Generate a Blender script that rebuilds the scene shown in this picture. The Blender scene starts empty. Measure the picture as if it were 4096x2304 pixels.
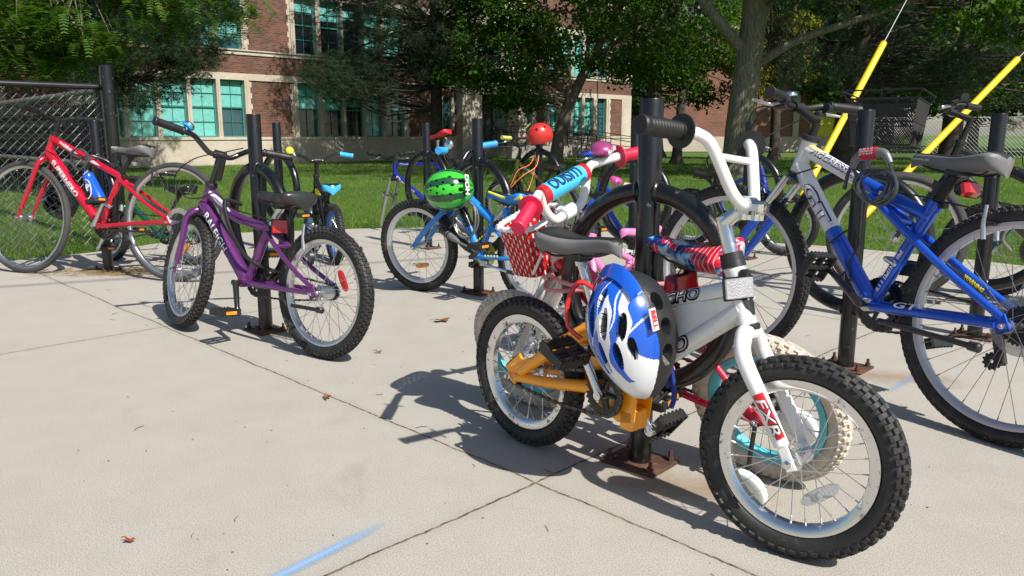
import bpy, bmesh, math, random
import numpy as np
from mathutils import Vector, Matrix
random.seed(7)
R_ = math.radians
# ------------------------------------------------------------------ camera, sky, sun, exposure
scn = bpy.context.scene
col = scn.collection
cam = bpy.data.objects.new('camera', bpy.data.cameras.new('camera'))
col.objects.link(cam); scn.camera = cam
cam.location = (0, 0, .84)
cam.rotation_euler = (R_(90-11), 0, 0)
cam.data.sensor_width = 36; cam.data.lens = 27.69
cam.data.clip_start = .02; cam.data.clip_end = 2000
SUN_AZ, SUN_EL = -49.5, 46.0          # azimuth measured from +X towards +Y
w = bpy.data.worlds.new("World"); scn.world = w; w.use_nodes = True
nt = w.node_tree
sky = nt.nodes.new('ShaderNodeTexSky'); sky.sky_type = 'NISHITA'; sky.sun_disc = False
sky.sun_elevation = R_(SUN_EL); sky.sun_rotation = R_(90-SUN_AZ)
bg = nt.nodes['Background']; bg.inputs[1].default_value = .085
nt.links.new(sky.outputs[0], bg.inputs[0])
sl = bpy.data.lights.new('sun', 'SUN'); sl.energy = 5.0; sl.angle = R_(.53); sl.color = (1, .955, .88)
so = bpy.data.objects.new('sun', sl); col.objects.link(so)
sd = Vector((math.cos(R_(SUN_EL))*math.cos(R_(SUN_AZ)), math.cos(R_(SUN_EL))*math.sin(R_(SUN_AZ)), math.sin(R_(SUN_EL))))
so.rotation_euler = sd.to_track_quat('Z', 'Y').to_euler(); so.location = sd*30
vs = scn.view_settings; vs.view_transform = 'Standard'; vs.look = 'None'; vs.gamma = 1; vs.exposure = .38; vs.use_curve_mapping = False

# ------------------------------------------------------------------ materials
MATS = {}
def nd(t, k, **a):
    n = t.nodes.new(k)
    for x, y in a.items(): setattr(n, x, y)
    return n
def mat(name, c, rough=.5, metal=0., coat=0., spec=.5, var=0., bump=0., bscale=200., dirt=None, trans=0., alpha=1., sheen=0., flake=0.):
    """principled paint, metal, rubber or plastic; optional tone variation, fine bump and patches of dirt or rust"""
    if name in MATS: return MATS[name]
    m = bpy.data.materials.new(name); m.use_nodes = True; t = m.node_tree
    b = t.nodes['Principled BSDF']
    if isinstance(c, (int, float)): c = (c, c, c)
    b.inputs['Base Color'].default_value = (*c, 1); b.inputs['Roughness'].default_value = rough
    b.inputs['Metallic'].default_value = metal; b.inputs['Coat Weight'].default_value = coat
    b.inputs['Coat Roughness'].default_value = .04
    b.inputs['Specular IOR Level'].default_value = spec
    if trans: b.inputs['Transmission Weight'].default_value = trans
    if alpha < 1: b.inputs['Alpha'].default_value = alpha
    tc = nd(t, 'ShaderNodeTexCoord')
    src = None
    if var or dirt:
        n = nd(t, 'ShaderNodeTexNoise'); n.inputs['Scale'].default_value = 9 if not dirt else 14; n.inputs['Detail'].default_value = 8
        t.links.new(tc.outputs['Object'], n.inputs['Vector'])
        if var:
            r = nd(t, 'ShaderNodeMapRange'); r.inputs[1].default_value = .3; r.inputs[2].default_value = .7
            r.inputs[3].default_value = 1-var; r.inputs[4].default_value = 1+var
            t.links.new(n.outputs[0], r.inputs[0])
            mx = nd(t, 'ShaderNodeMix', data_type='RGBA', blend_type='MULTIPLY'); mx.inputs[0].default_value = 1
            mx.inputs[6].default_value = (*c, 1); t.links.new(r.outputs[0], mx.inputs[7]); src = mx.outputs[2]
        if dirt:
            dc, amt = dirt
            r = nd(t, 'ShaderNodeMapRange'); r.inputs[1].default_value = 1-amt-.04; r.inputs[2].default_value = 1-amt+.06
            n2 = nd(t, 'ShaderNodeTexNoise'); n2.inputs['Scale'].default_value = 38; n2.inputs['Detail'].default_value = 10; n2.inputs['Roughness'].default_value = .7
            t.links.new(tc.outputs['Object'], n2.inputs['Vector']); t.links.new(n2.outputs[0], r.inputs[0])
            mx = nd(t, 'ShaderNodeMix', data_type='RGBA'); t.links.new(r.outputs[0], mx.inputs[0])
            if src: t.links.new(src, mx.inputs[6])
            else: mx.inputs[6].default_value = (*c, 1)
            mx.inputs[7].default_value = (*dc, 1); src = mx.outputs[2]
            rr = nd(t, 'ShaderNodeMapRange'); rr.inputs[3].default_value = rough; rr.inputs[4].default_value = .85
            t.links.new(r.outputs[0], rr.inputs[0]); t.links.new(rr.outputs[0], b.inputs['Roughness'])
            if metal:
                rm = nd(t, 'ShaderNodeMapRange'); rm.inputs[3].default_value = metal; rm.inputs[4].default_value = 0
                t.links.new(r.outputs[0], rm.inputs[0]); t.links.new(rm.outputs[0], b.inputs['Metallic'])
    if src: t.links.new(src, b.inputs['Base Color'])
    if bump:
        n = nd(t, 'ShaderNodeTexNoise'); n.inputs['Scale'].default_value = bscale; n.inputs['Detail'].default_value = 4
        t.links.new(tc.outputs['Object'], n.inputs['Vector'])
        bp = nd(t, 'ShaderNodeBump'); bp.inputs['Strength'].default_value = bump; bp.inputs['Distance'].default_value = .002
        t.links.new(n.outputs[0], bp.inputs['Height']); t.links.new(bp.outputs[0], b.inputs['Normal'])
    MATS[name] = m; return m
def paint(name, c, metal=.0, rough=.3, dirt=None, var=.05): return mat(name, c, rough=rough, metal=metal, coat=.6, var=var, dirt=dirt)
RUB = mat('tyre rubber', .016, rough=.62, var=.35, bump=.25, bscale=120, dirt=((.075, .068, .058), .40))
RUBG = mat('dusty grey rubber', (.05, .049, .047), rough=.75, var=.3, bump=.3)
RUBW = mat('cream rubber', (.56, .50, .41), rough=.75, var=.22, bump=.3, dirt=((.25, .2, .14), .38))
CHR = mat('chrome', .74, rough=.14, metal=1, var=.06)
CHRR = mat('chrome with rust', .72, rough=.18, metal=1, dirt=((.16, .07, .03), .39))
ALU = mat('brushed aluminium', .66, rough=.34, metal=1, var=.08)
ALUW = mat('pale rim alloy', (.6, .6, .61), rough=.42, metal=.75, var=.06)
STL = mat('spoke steel', .62, rough=.3, metal=1)
DSTL = mat('dull spoke steel', .34, rough=.4, metal=.9)
DARKM = mat('dark oily metal', .05, rough=.4, metal=.7, var=.3)
CHN = mat('chain steel', (.09, .08, .07), rough=.38, metal=.85, var=.4)
BLKP = mat('black plastic', .018, rough=.42, var=.2)
BLKM = mat('matt black', .011, rough=.5, var=.2, bump=.15)
BLKG = mat('gloss black paint', .012, rough=.18, coat=.5, var=.2)
RACKP = mat('black rack paint', .0055, rough=.3, coat=.25, var=.3, bump=.25, bscale=28, dirt=((.14, .14, .15), .355))
GRY = mat('grey vinyl', .15, rough=.5, var=.12, bump=.2)
WHT = paint('white paint', (.78, .78, .76), var=.03)
WHTS = paint('chipped white paint', (.76, .76, .74), dirt=((.1, .09, .08), .305))
REDL = mat('red reflector', (.5, .012, .012), rough=.22, coat=.6, var=.3)
ORGL = mat('amber reflector', (.85, .27, .01), rough=.25, coat=.6, var=.2)
CLRL = mat('clear reflector', (.62, .63, .64), rough=.25, coat=.5, bump=1., bscale=400, trans=.35)
CBL = mat('black cable', .012, rough=.35)
DEC = {}
def dmat(n, c, r=.45):
    return mat('lettering '+n, c, rough=r, coat=.2)

# ------------------------------------------------------------------ mesh helpers
def V(*a): return Vector(a[0] if len(a) == 1 else a)
def frames(pts, closed=False):
    n = len(pts); ts = []
    for i in range(n):
        a = pts[(i-1) % n] if (closed or i > 0) else pts[i]
        b = pts[(i+1) % n] if (closed or i < n-1) else pts[i]
        ts.append((b-a).normalized())
    t = ts[0]; u = t.orthogonal().normalized(); out = []
    for k in range(n):
        t2 = ts[k]
        q = t.rotation_difference(t2); u = (q @ u); u = (u - t2*u.dot(t2)).normalized(); t = t2
        out.append((t2, u, t2.cross(u)))
    return out
def cr(pts, k=6, closed=False):
    """catmull-rom resampling"""
    P = [V(p) for p in pts]; n = len(P); out = []
    m = n if closed else n-1
    for i in range(m):
        if closed: a, b, c, d = P[(i-1) % n], P[i], P[(i+1) % n], P[(i+2) % n]
        else: a, b, c, d = P[max(i-1, 0)], P[i], P[i+1], P[min(i+2, n-1)]
        for j in range(k):
            s = j/k
            out.append(.5*((2*b)+(c-a)*s+(2*a-5*b+4*c-d)*s*s+(3*b-a-3*c+d)*s**3))
    if not closed: out.append(P[-1])
    return out
class MB:
    def __init__(s): s.v = []; s.f = []; s.m = []
    def add(s, vs, fs, mi=0):
        o = len(s.v); s.v += [V(p) for p in vs]
        for f in fs: s.f.append(tuple(o+i for i in f)); s.m.append(mi)
    def tube(s, pts, r, n=12, mi=0, cap=True, closed=False, sq=None):
        pts = [V(p) for p in pts]; N = len(pts)
        if not isinstance(r, (list, tuple)): r = [r]*N
        elif len(r) != N: r = [r[0]+(r[-1]-r[0])*i/(N-1) for i in range(N)]
        fr = frames(pts, closed); vs = []
        for p, rr, (t, u, w_) in zip(pts, r, fr):
            for j in range(n):
                a = 2*math.pi*j/n; vs.append(p+u*math.cos(a)*rr+w_*math.sin(a)*rr)
        fs = []
        for i in range(N if closed else N-1):
            i2 = (i+1) % N
            for j in range(n):
                j2 = (j+1) % n; fs.append((i*n+j, i*n+j2, i2*n+j2, i2*n+j))
        if cap and not closed: fs += [tuple(range(n-1, -1, -1)), tuple(range((N-1)*n, N*n))]
        s.add(vs, fs, mi); return s
    def bar(s, a, b, r0, r1=None, n=12, mi=0): return s.tube([a, b], [r0, r0 if r1 is None else r1], n, mi)
    def lathe(s, prof, o, axis, n=20, mi=0, closed=False, sc=(1, 1)):
        """prof: (along axis, radius)"""
        o = V(o); ax = V(axis).normalized(); u = ax.orthogonal().normalized(); w_ = ax.cross(u); vs = []
        for h, r in prof:
            for j in range(n):
                a = 2*math.pi*j/n; vs.append(o+ax*h+u*math.cos(a)*r*sc[0]+w_*math.sin(a)*r*sc[1])
        N = len(prof); fs = []
        for i in range(N if closed else N-1):
            i2 = (i+1) % N
            for j in range(n):
                j2 = (j+1) % n; fs.append((i*n+j, i*n+j2, i2*n+j2, i2*n+j))
        if not closed:
            if prof[0][1] > 1e-6: fs.append(tuple(range(n-1, -1, -1)))
            if prof[-1][1] > 1e-6: fs.append(tuple(range((N-1)*n, N*n)))
        s.add(vs, fs, mi); return s
    def box(s, c, size, M=None, mi=0, ch=.0):
        c = V(c); x, y, z = [q/2 for q in size]; M = M or Matrix.Identity(3)
        if ch <= 0:
            vs = [c+M@V(a*x, b*y, d*z) for a in (-1, 1) for b in (-1, 1) for d in (-1, 1)]
            fs = [(0, 1, 3, 2), (4, 6, 7, 5), (0, 4, 5, 1), (2, 3, 7, 6), (0, 2, 6, 4), (1, 5, 7, 3)]
            s.add(vs, fs, mi); return s
        k = min(ch, x*.9, y*.9, z*.9); rings = []
        def oct_(xx, yy, zz):
            e = k if zz in (z-k, k-z) else k*1.0
            xx2, yy2 = xx, yy
            return [c+M@V(p[0], p[1], zz) for p in ((xx2, yy2-k), (xx2-k, yy2), (-xx2+k, yy2), (-xx2, yy2-k), (-xx2, -yy2+k), (-xx2+k, -yy2), (xx2-k, -yy2), (xx2, -yy2+k))]
        L = [oct_(x-k, y-k, -z), oct_(x, y, -z+k), oct_(x, y, z-k), oct_(x-k, y-k, z)]
        vs = sum(L, []); fs = [tuple(range(7, -1, -1)), tuple(range(24, 32))]
        for i in range(3):
            for j in range(8): fs.append((i*8+j, i*8+(j+1) % 8, i*8+8+(j+1) % 8, i*8+8+j))
        s.add(vs, fs, mi); return s
    def ell(s, c, r, M=None, nu=20, nv=12, mi=0, cut=-1):
        M = M or Matrix.Identity(3); c = V(c); vs = []; fs = []
        for i in range(nv+1):
            ph = -math.pi/2+math.pi*i/nv
            if math.sin(ph) < cut: ph = math.asin(cut)
            for j in range(nu):
                a = 2*math.pi*j/nu
                vs.append(c+M@V(r[0]*math.cos(ph)*math.cos(a), r[1]*math.cos(ph)*math.sin(a), r[2]*math.sin(ph)))
        for i in range(nv):
            for j in range(nu): fs.append((i*nu+j, i*nu+(j+1) % nu, (i+1)*nu+(j+1) % nu, (i+1)*nu+j))
        s.add(vs, fs, mi); return s
    def build(s, name, mats, parent=None, T=None, smooth=38):
        if not isinstance(mats, (list, tuple)): mats = [mats]
        me = bpy.data.meshes.new(name)
        vs = [T@p for p in s.v] if T is not None else s.v
        me.from_pydata([tuple(p) for p in vs], [], s.f)
        for m in mats: me.materials.append(m)
        me.polygons.foreach_set('material_index', s.m)
        if smooth:
            me.polygons.foreach_set('use_smooth', [True]*len(s.f)); me.update()
            try: me.set_sharp_from_angle(angle=R_(smooth))
            except Exception: pass
        me.validate(); me.update()
        o = bpy.data.objects.new(name, me); col.objects.link(o)
        if parent: o.parent = parent
        return o
def tag(o, label=None, cat=None, group=None, kind=None):
    if label: o['label'] = label
    if cat: o['category'] = cat
    if group: o['group'] = group
    if kind: o['kind'] = kind
    return o
def empty(name, M, label, cat, group=None):
    o = bpy.data.objects.new(name, None); col.objects.link(o)
    o.matrix_world = M; o.empty_display_size = .1
    return tag(o, label, cat, group)
def setup_text(txt, shear=0., weight=0., space=1.):
    cu = bpy.data.curves.new('t', 'FONT'); cu.body = txt; cu.size = 1; cu.shear = shear; cu.offset = weight
    cu.space_character = space; cu.resolution_u = 3; cu.align_x = 'CENTER'; cu.align_y = 'CENTER'
    o = bpy.data.objects.new('t', cu); col.objects.link(o)
    dg = bpy.context.evaluated_depsgraph_get(); dg.update()
    me = bpy.data.meshes.new_from_object(o.evaluated_get(dg))
    bm = bmesh.new(); bm.from_mesh(me); ys = [v.co.y for v in bm.verts] or [0]
    for i in range(1, 8):
        yy = min(ys)+(max(ys)-min(ys))*i/8
        bmesh.ops.bisect_plane(bm, geom=bm.verts[:]+bm.edges[:]+bm.faces[:], plane_co=(0, yy, 0), plane_no=(0, 1, 0))
    bm.to_mesh(me); bm.free()
    vs = [v.co.copy() for v in me.vertices]; fs = [tuple(p.vertices) for p in me.polygons]
    bpy.data.objects.remove(o); bpy.data.curves.remove(cu); bpy.data.meshes.remove(me)
    return vs, fs
def text(name, txt, m, parent, p0, p1, facing, height, r=None, off=0., T=None, shear=0., weight=.02, fit=True, lift=.0007, shift=0.):
    """letters whose baseline runs p0 -> p1, wrapped on a tube of radius r (or laid flat) on its side 'facing'; height = letter height"""
    vs, fs = setup_text(txt, shear, weight)
    if not vs: return None
    x0 = min(v.x for v in vs); x1 = max(v.x for v in vs); y0 = min(v.y for v in vs); y1 = max(v.y for v in vs)
    p0, p1 = V(p0), V(p1); L = (p1-p0).length; t = (p1-p0)/L; fc = V(facing); fc = (fc-t*fc.dot(t)).normalized(); up = fc.cross(t)
    out = []
    for v in vs:
        a = (v.x-x0)/(x1-x0)*L; b = ((v.y-y0)/(y1-y0)-.5)*height+shift
        if r:
            # radius may vary along the tube
            rr = (r if not isinstance(r, tuple) else r[0]+(r[1]-r[0])*a/L)+lift
            th = b/rr; q = p0+t*a+fc*math.cos(th)*rr+up*math.sin(th)*rr
        else: q = p0+t*a+up*b+fc*lift
        out.append(q)
    mb = MB(); mb.add(out, fs); return mb.build(name, m, parent, T, smooth=0)
# ------------------------------------------------------------------ bicycle parts
def tyre_mb(R, wd, style='bmx', N=None):
    """torus in the XZ plane round the origin, tread blocks on the outside"""
    mb = MB(); Rm = R-wd; n = 72; m = 14; vs = []; fs = []
    kh = {'bmx': .0042, 'knob': .0035, 'street': .0012, 'slick': 0}[style]; w0 = wd-kh*.8
    for i in range(n):
        a = 2*math.pi*i/n
        for j in range(m):
            b = 2*math.pi*j/m; rr = Rm+w0*math.cos(b)*(1.0 if math.cos(b) > 0 else .95); vs.append(V(rr*math.cos(a), w0*math.sin(b), rr*math.sin(a)))
    for i in range(n):
        for j in range(m):
            fs.append((i*m+j, i*m+(j+1) % m, ((i+1) % n)*m+(j+1) % m, ((i+1) % n)*m+j))
    mb.add(vs, fs)
    if kh:
        C = 2*math.pi*R; pitch = {'bmx': .0235, 'knob': .021, 'street': .013}[style]; N = N or int(C/pitch)
        for i in range(N):
            a = 2*math.pi*i/N; da = math.pi/N
            if style == 'bmx': rows = [(0, -.21, .0062, .0052, 1), (0, .21, .0062, .0052, 1), (1, -.62, .006, .0058, 1), (1, .62, .006, .0058, 1), (0, -1.12, .0065, .0042, .95), (0, 1.12, .0065, .0042, .95)]
            elif style == 'knob': rows = [(0, 0, .0055, .006, 1), (1, -.5, .0055, .0045, 1), (1, .5, .0055, .0045, 1), (0, -1.0, .005, .0045, 1), (0, 1.0, .005, .0045, 1)]
            else: rows = [(0, -.3, .0042, .003, 1), (1, .3, .0042, .003, 1), (0, .8, .0038, .004, 1), (1, -.8, .0038, .004, 1)]
            for off, ph, ht, hb, hk in rows:
                aa = a+off*da; er = V(math.cos(aa), 0, math.sin(aa)); et = V(-math.sin(aa), 0, math.cos(aa)); ey = V(0, 1, 0)
                nrm = er*math.cos(ph)+ey*math.sin(ph); lat = ey*math.cos(ph)-er*math.sin(ph)
                c = er*Rm+nrm*(w0-.0015); h = (kh+.0015)*hk
                vs = []
                for z, s_ in ((0, 1.12), (h, .86)):
                    for p, q in ((-1, -1), (1, -1), (1, 1), (-1, 1)): vs.append(c+nrm*z+et*(p*ht*s_)+lat*(q*hb*s_))
                mb.add(vs, [(4, 5, 6, 7), (0, 1, 5, 4), (1, 2, 6, 5), (2, 3, 7, 6), (3, 0, 4, 7)])
    return mb
def revolve_y(prof, n=64, mb=None, mi=0):
    """closed profile of (radius, y) turned round the Y axis"""
    mb = mb or MB(); m = len(prof); vs = []; fs = []
    for i in range(n):
        a = 2*math.pi*i/n
        for r, y in prof: vs.append(V(r*math.cos(a), y, r*math.sin(a)))
    for i in range(n):
        for j in range(m): fs.append((i*m+j, i*m+(j+1) % m, ((i+1) % n)*m+(j+1) % m, ((i+1) % n)*m+j))
    mb.add(vs, fs, mi); return mb
def wheel(B, name, c, T, R, wd, tyre=RUB, rim=ALU, style='bmx', spokes=28, hubw=.045, rear=False, spoke_m=STL, disc=None, refl=None, sprocket=0, rimd=.017, cog=None):
    """wheel assembly: empty-free; the tyre is the part, rim, spokes and hub hang below a wheel part"""
    TT = T @ Matrix.Translation(V(c)) if T is not None else Matrix.Translation(V(c))
    rim_o = R-2*wd+.007
    rm = MB(); hw = min(wd*.72, .0155)
    revolve_y([(rim_o, -hw), (rim_o+.001, -hw+.002), (rim_o-.007, -hw+.003), (rim_o-.010, 0), (rim_o-.007, hw-.003), (rim_o+.001, hw-.002), (rim_o, hw), (rim_o-rimd*.65, hw*.96), (rim_o-rimd, hw*.55), (rim_o-rimd, -hw*.55), (rim_o-rimd*.65, -hw*.96)], 72, rm)
    W = rm.build(name, rim, B, TT, smooth=50)
    tyre_mb(R, wd, style).build('tyre', tyre, W, TT, smooth=35)
    hb = MB(); hw2 = hubw
    hb.lathe([(-hw2-.012, .004), (-hw2-.012, .0075), (-hw2, .0075), (-hw2, .012), (-hw2+.006, .0125), (-hw2+.0065, .021), (-hw2+.010, .021), (-hw2+.012, .011), (hw2-.012, .011), (hw2-.010, .021), (hw2-.0065, .021), (hw2-.006, .0125), (hw2, .012), (hw2, .0075), (hw2+.012, .0075), (hw2+.012, .004)], (0, 0, 0), (0, 1, 0), 18)
    hb.build('hub', CHRR if rim in (CHRR,) else ALU, W, TT)
    sp = MB(); rr = rim_o-rimd+.001
    for i in range(spokes):
        side = 1 if i % 2 else -1; k = i//2
        a = 2*math.pi*i/spokes; sgn = 1 if k % 2 else -1
        ha = a+sgn*R_(62); fl = V(.0185*math.cos(ha), side*(hw2-.008), .0185*math.sin(ha))
        e = V(rr*math.cos(a), side*.002, rr*math.sin(a))
        sp.tube([fl, e], .00105, 4, cap=False); d = (fl-e).normalized(); sp.tube([e, e+d*.012], .0021, 6)
    sp.build('spokes', spoke_m, W, TT)
    if refl:
        for ang, m_ in refl:
            q = MB(); rad = rr*.60; a = R_(ang); er = V(math.cos(a), 0, math.sin(a)); et = V(-math.sin(a), 0, math.cos(a))
            M = Matrix((et, V(0, 1, 0), er)).transposed()
            ptsx = [(-.042, .004), (-.030, .011), (0, .013), (.030, .011), (.042, .004)]
            vs = []; 
            for yy in (-.005, .005):
                for x, z in ptsx: vs.append(er*rad+M@V(x, yy, z))
                for x, z in ptsx[::-1]: vs.append(er*rad+M@V(x, yy, -z))
            nn = 10; fs = [tuple(range(nn)), tuple(range(2*nn-1, nn-1, -1))]+[(i, i+nn, (i+1) % nn+nn, (i+1) % nn) for i in range(nn)]
            q.add(vs, fs); q.lathe([(-.009, .002), (-.008, .007), (.008, .007), (.009, .002)], er*rad, (0, 1, 0), 10)
            q.build('reflector', m_, W, TT)
    if disc:
        q = MB(); q.lathe([(-.034, .085), (-.032, .085), (-.032, .045), (-.034, .045)], (0, 0, 0), (0, 1, 0), 40, closed=True)
        for i in range(5):
            a = i*1.2566; q.box(V(.03*math.cos(a), -.033, .03*math.sin(a)), (.05, .0015, .008), Matrix.Rotation(-a, 3, 'Y'))
        q.build('spoke_guard' if disc == 'guard' else 'brake_disc', mat('clear guard', (.4, .39, .36), rough=.2, alpha=.45) if disc == 'guard' else ALU, W, TT)
    if rear:
        q = MB(); gear(q, (0, -.036, 0), cog or .028, 14 if not sprocket else 20, .002)
        if sprocket:
            for k in range(sprocket): gear(q, (0, -.03-.0045*k, 0), .052-.0045*k, 26-2*k, .0015)
        q.build('sprocket', DARKM, W, TT)
    return W
def gear(mb, c, r, n, th, mi=0, inner=None, arms=0):
    """toothed ring in the XZ plane"""
    inner = inner if inner is not None else r*.25; c = V(c); k = n*4; vs = []
    for y in (-th, th):
        for i in range(k):
            a = 2*math.pi*i/k; rr = r+(.0045 if i % 4 in (1, 2) else -.0005)
            vs.append(c+V(rr*math.cos(a), y, rr*math.sin(a)))
        for i in range(k):
            a = 2*math.pi*i/k; vs.append(c+V(inner*math.cos(a), y, inner*math.sin(a)))
    fs = []
    for i in range(k):
        j = (i+1) % k
        fs += [(i, j, k+j, k+i), (2*k+j, 2*k+i, 3*k+i, 3*k+j), (j, i, 2*k+i, 2*k+j), (k+i, k+j, 3*k+j, 3*k+i)]
    mb.add(vs, fs, mi)
    for i in range(arms):
        a = 2*math.pi*i/arms; d = V(math.cos(a), 0, math.sin(a)); mb.tube([c+d*inner*1.05, c+d*.012], [.006, .009], 6, mi)
def chain(B, cc, cr_, rc, rr, y):
    """roller chain round chainring (centre cc) and rear sprocket (centre rc)"""
    mb = MB(); cc, rc = V(cc), V(rc); d = cc-rc; L = d.length; a0 = math.atan2(d.z, d.x); g = math.asin((cr_-rr)/L)
    pts = []
    up_a = a0+math.pi/2+g; dn_a = a0-math.pi/2-g
    P = lambda c, r, a: V(c.x+r*math.cos(a), y, c.z+r*math.sin(a))
    for i in range(13): pts.append(P(cc, cr_, up_a+(dn_a-up_a)*i/12))
    q0, q1 = P(cc, cr_, dn_a), P(rc, rr, dn_a)
    for i in range(1, 8): p = q0.lerp(q1, i/8); p.z -= .010*math.sin(math.pi*i/8); pts.append(p)
    for i in range(9): pts.append(P(rc, rr, dn_a-(2*math.pi-(up_a-dn_a))*i/8))
    # walk
    pts.append(pts[0]); acc = 0; k = 0
    for a, b in zip(pts, pts[1:]):
        l = (b-a).length
        while acc < l:
            p = a.lerp(b, acc/l); t = (b-a).normalized(); M = Matrix((t, V(0, 1, 0), t.cross(V(0, 1, 0)))).transposed()
            mb.box(p, (.0115, .0075 if k % 2 else .0048, .0082 if k % 2 else .0062), M); acc += .0127; k += 1
        acc -= l
    return mb.build('chain', CHN, B, smooth=0)
def pedal_mb(B, c, M, T=None, m=BLKP, refl=ORGL, s=1.0):
    q = MB(); c = V(c)
    L, Wd = .088*s, .075*s          # length along the axle (Y), width (X)
    def bx(x, y, z, a, b, d_): q.box(c+M@V(x, y, z), (a, b, d_), M, ch=.0012)
    q.tube([c+M@V(0, -L/2-.012, 0), c+M@V(0, L/2, 0)], .009*s, 10)
    for sx in (-1, 1):
        bx(sx*Wd/2, 0, 0, .006, L, .022*s)
        for i in range(6): bx(sx*Wd/2, -L/2+L*(i+.5)/6, 0, .007, .006, .030*s)
        bx(sx*Wd*.22, 0, .006*s, .005, L*.9, .009)
    for sy in (-1, 1): bx(0, sy*L/2, 0, Wd, .008, .024*s)
    bx(0, 0, 0, Wd, .008, .018*s)
    p = q.build('pedal', m, B, T)
    if refl:
        for sx in (-1, 1):
            r = MB(); r.box(c+M@V(sx*(Wd/2+.0035), 0, 0), (.003, L*.55, .013*s), M, ch=.001); r.build('reflector', refl, p, T)
    return p
def saddle(B, c, tilt, L=.26, Wd=.078, mtop=None, mside=None, h=.05, sag=.006, nosew=.021, name='saddle', T=None, yaw=0):
    """c = clamp position; the rear of the seat is behind it"""
    mtop = mtop or BLKM; c = V(c); M = Matrix.Rotation(-tilt, 3, 'Y') @ Matrix.Rotation(yaw, 3, 'Z'); n = 22; m = 20; vs = []; q = MB()
    for i in range(n+1):
        t = i/n; x = -L*.5+L*t
        wv = nosew+(Wd-nosew)*(1/(1+math.exp((t-.42)*11)))
        if t < .16: wv *= math.sqrt(max(0, 1-((.16-t)/.165)**2))*.75+.25*min(1, t/.1+.15)
        if t > .93: wv *= math.sqrt(max(0, 1-((t-.93)/.073)**2))
        wv = max(wv, .003)
        z = h*.45+.010*math.exp(-((t-.06)/.16)**2)-sag*math.exp(-((t-.5)/.22)**2)+.002*t
        hh = (h*1.0)*(.58+.42*(1-t)); zt = z-.012*max(0, (t-.9)/.1)**2-.012*max(0, (.1-t)/.1)**2
        for j in range(m):
            a = math.pi*2*j/m; ca, sa = math.cos(a), math.sin(a)
            yy = wv*math.copysign(abs(ca)**.75, ca)
            zz = zt-hh*.35+(hh*.35*abs(sa)**.9 if sa > 0 else -hh*.65*abs(sa)**.6)
            if sa < 0: yy *= .93
            vs.append(c+M@V(x, yy, zz+.018))
    fs = [tuple(range(m-1, -1, -1)), tuple(range(n*m, (n+1)*m))]; o = len(q.v)
    q.add(vs, fs, 1)
    F = []; mi = []
    for i in range(n):
        for j in range(m):
            F.append((i*m+j, i*m+(j+1) % m, (i+1)*m+(j+1) % m, (i+1)*m+j)); 
            mi.append(0 if .11*m <= (j+.5) <= .39*m else 1)
    for f, k in zip(F, mi): q.f.append(f); q.m.append(k)
    s_ = q.build(name, [mtop, mside or mtop], B, T, smooth=60)
    r = MB()
    for sy in (-1, 1): r.tube([c+M@V(*p) for p in cr([(-L*.40, sy*.030, .006), (-L*.3, sy*.024, -.012), (-L*.12, sy*.021, -.010), (L*.12, sy*.020, -.008), (L*.36, sy*.008, .010)], 4)], .0035, 6)
    r.box(c+M@V(0, 0, -.010), (.045, .052, .02), M, ch=.004); r.build('saddle_rails', DARKM, s_, T)
    return s_
def Rst(ax, a): return Matrix.Rotation(a, 3, ax)
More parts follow.
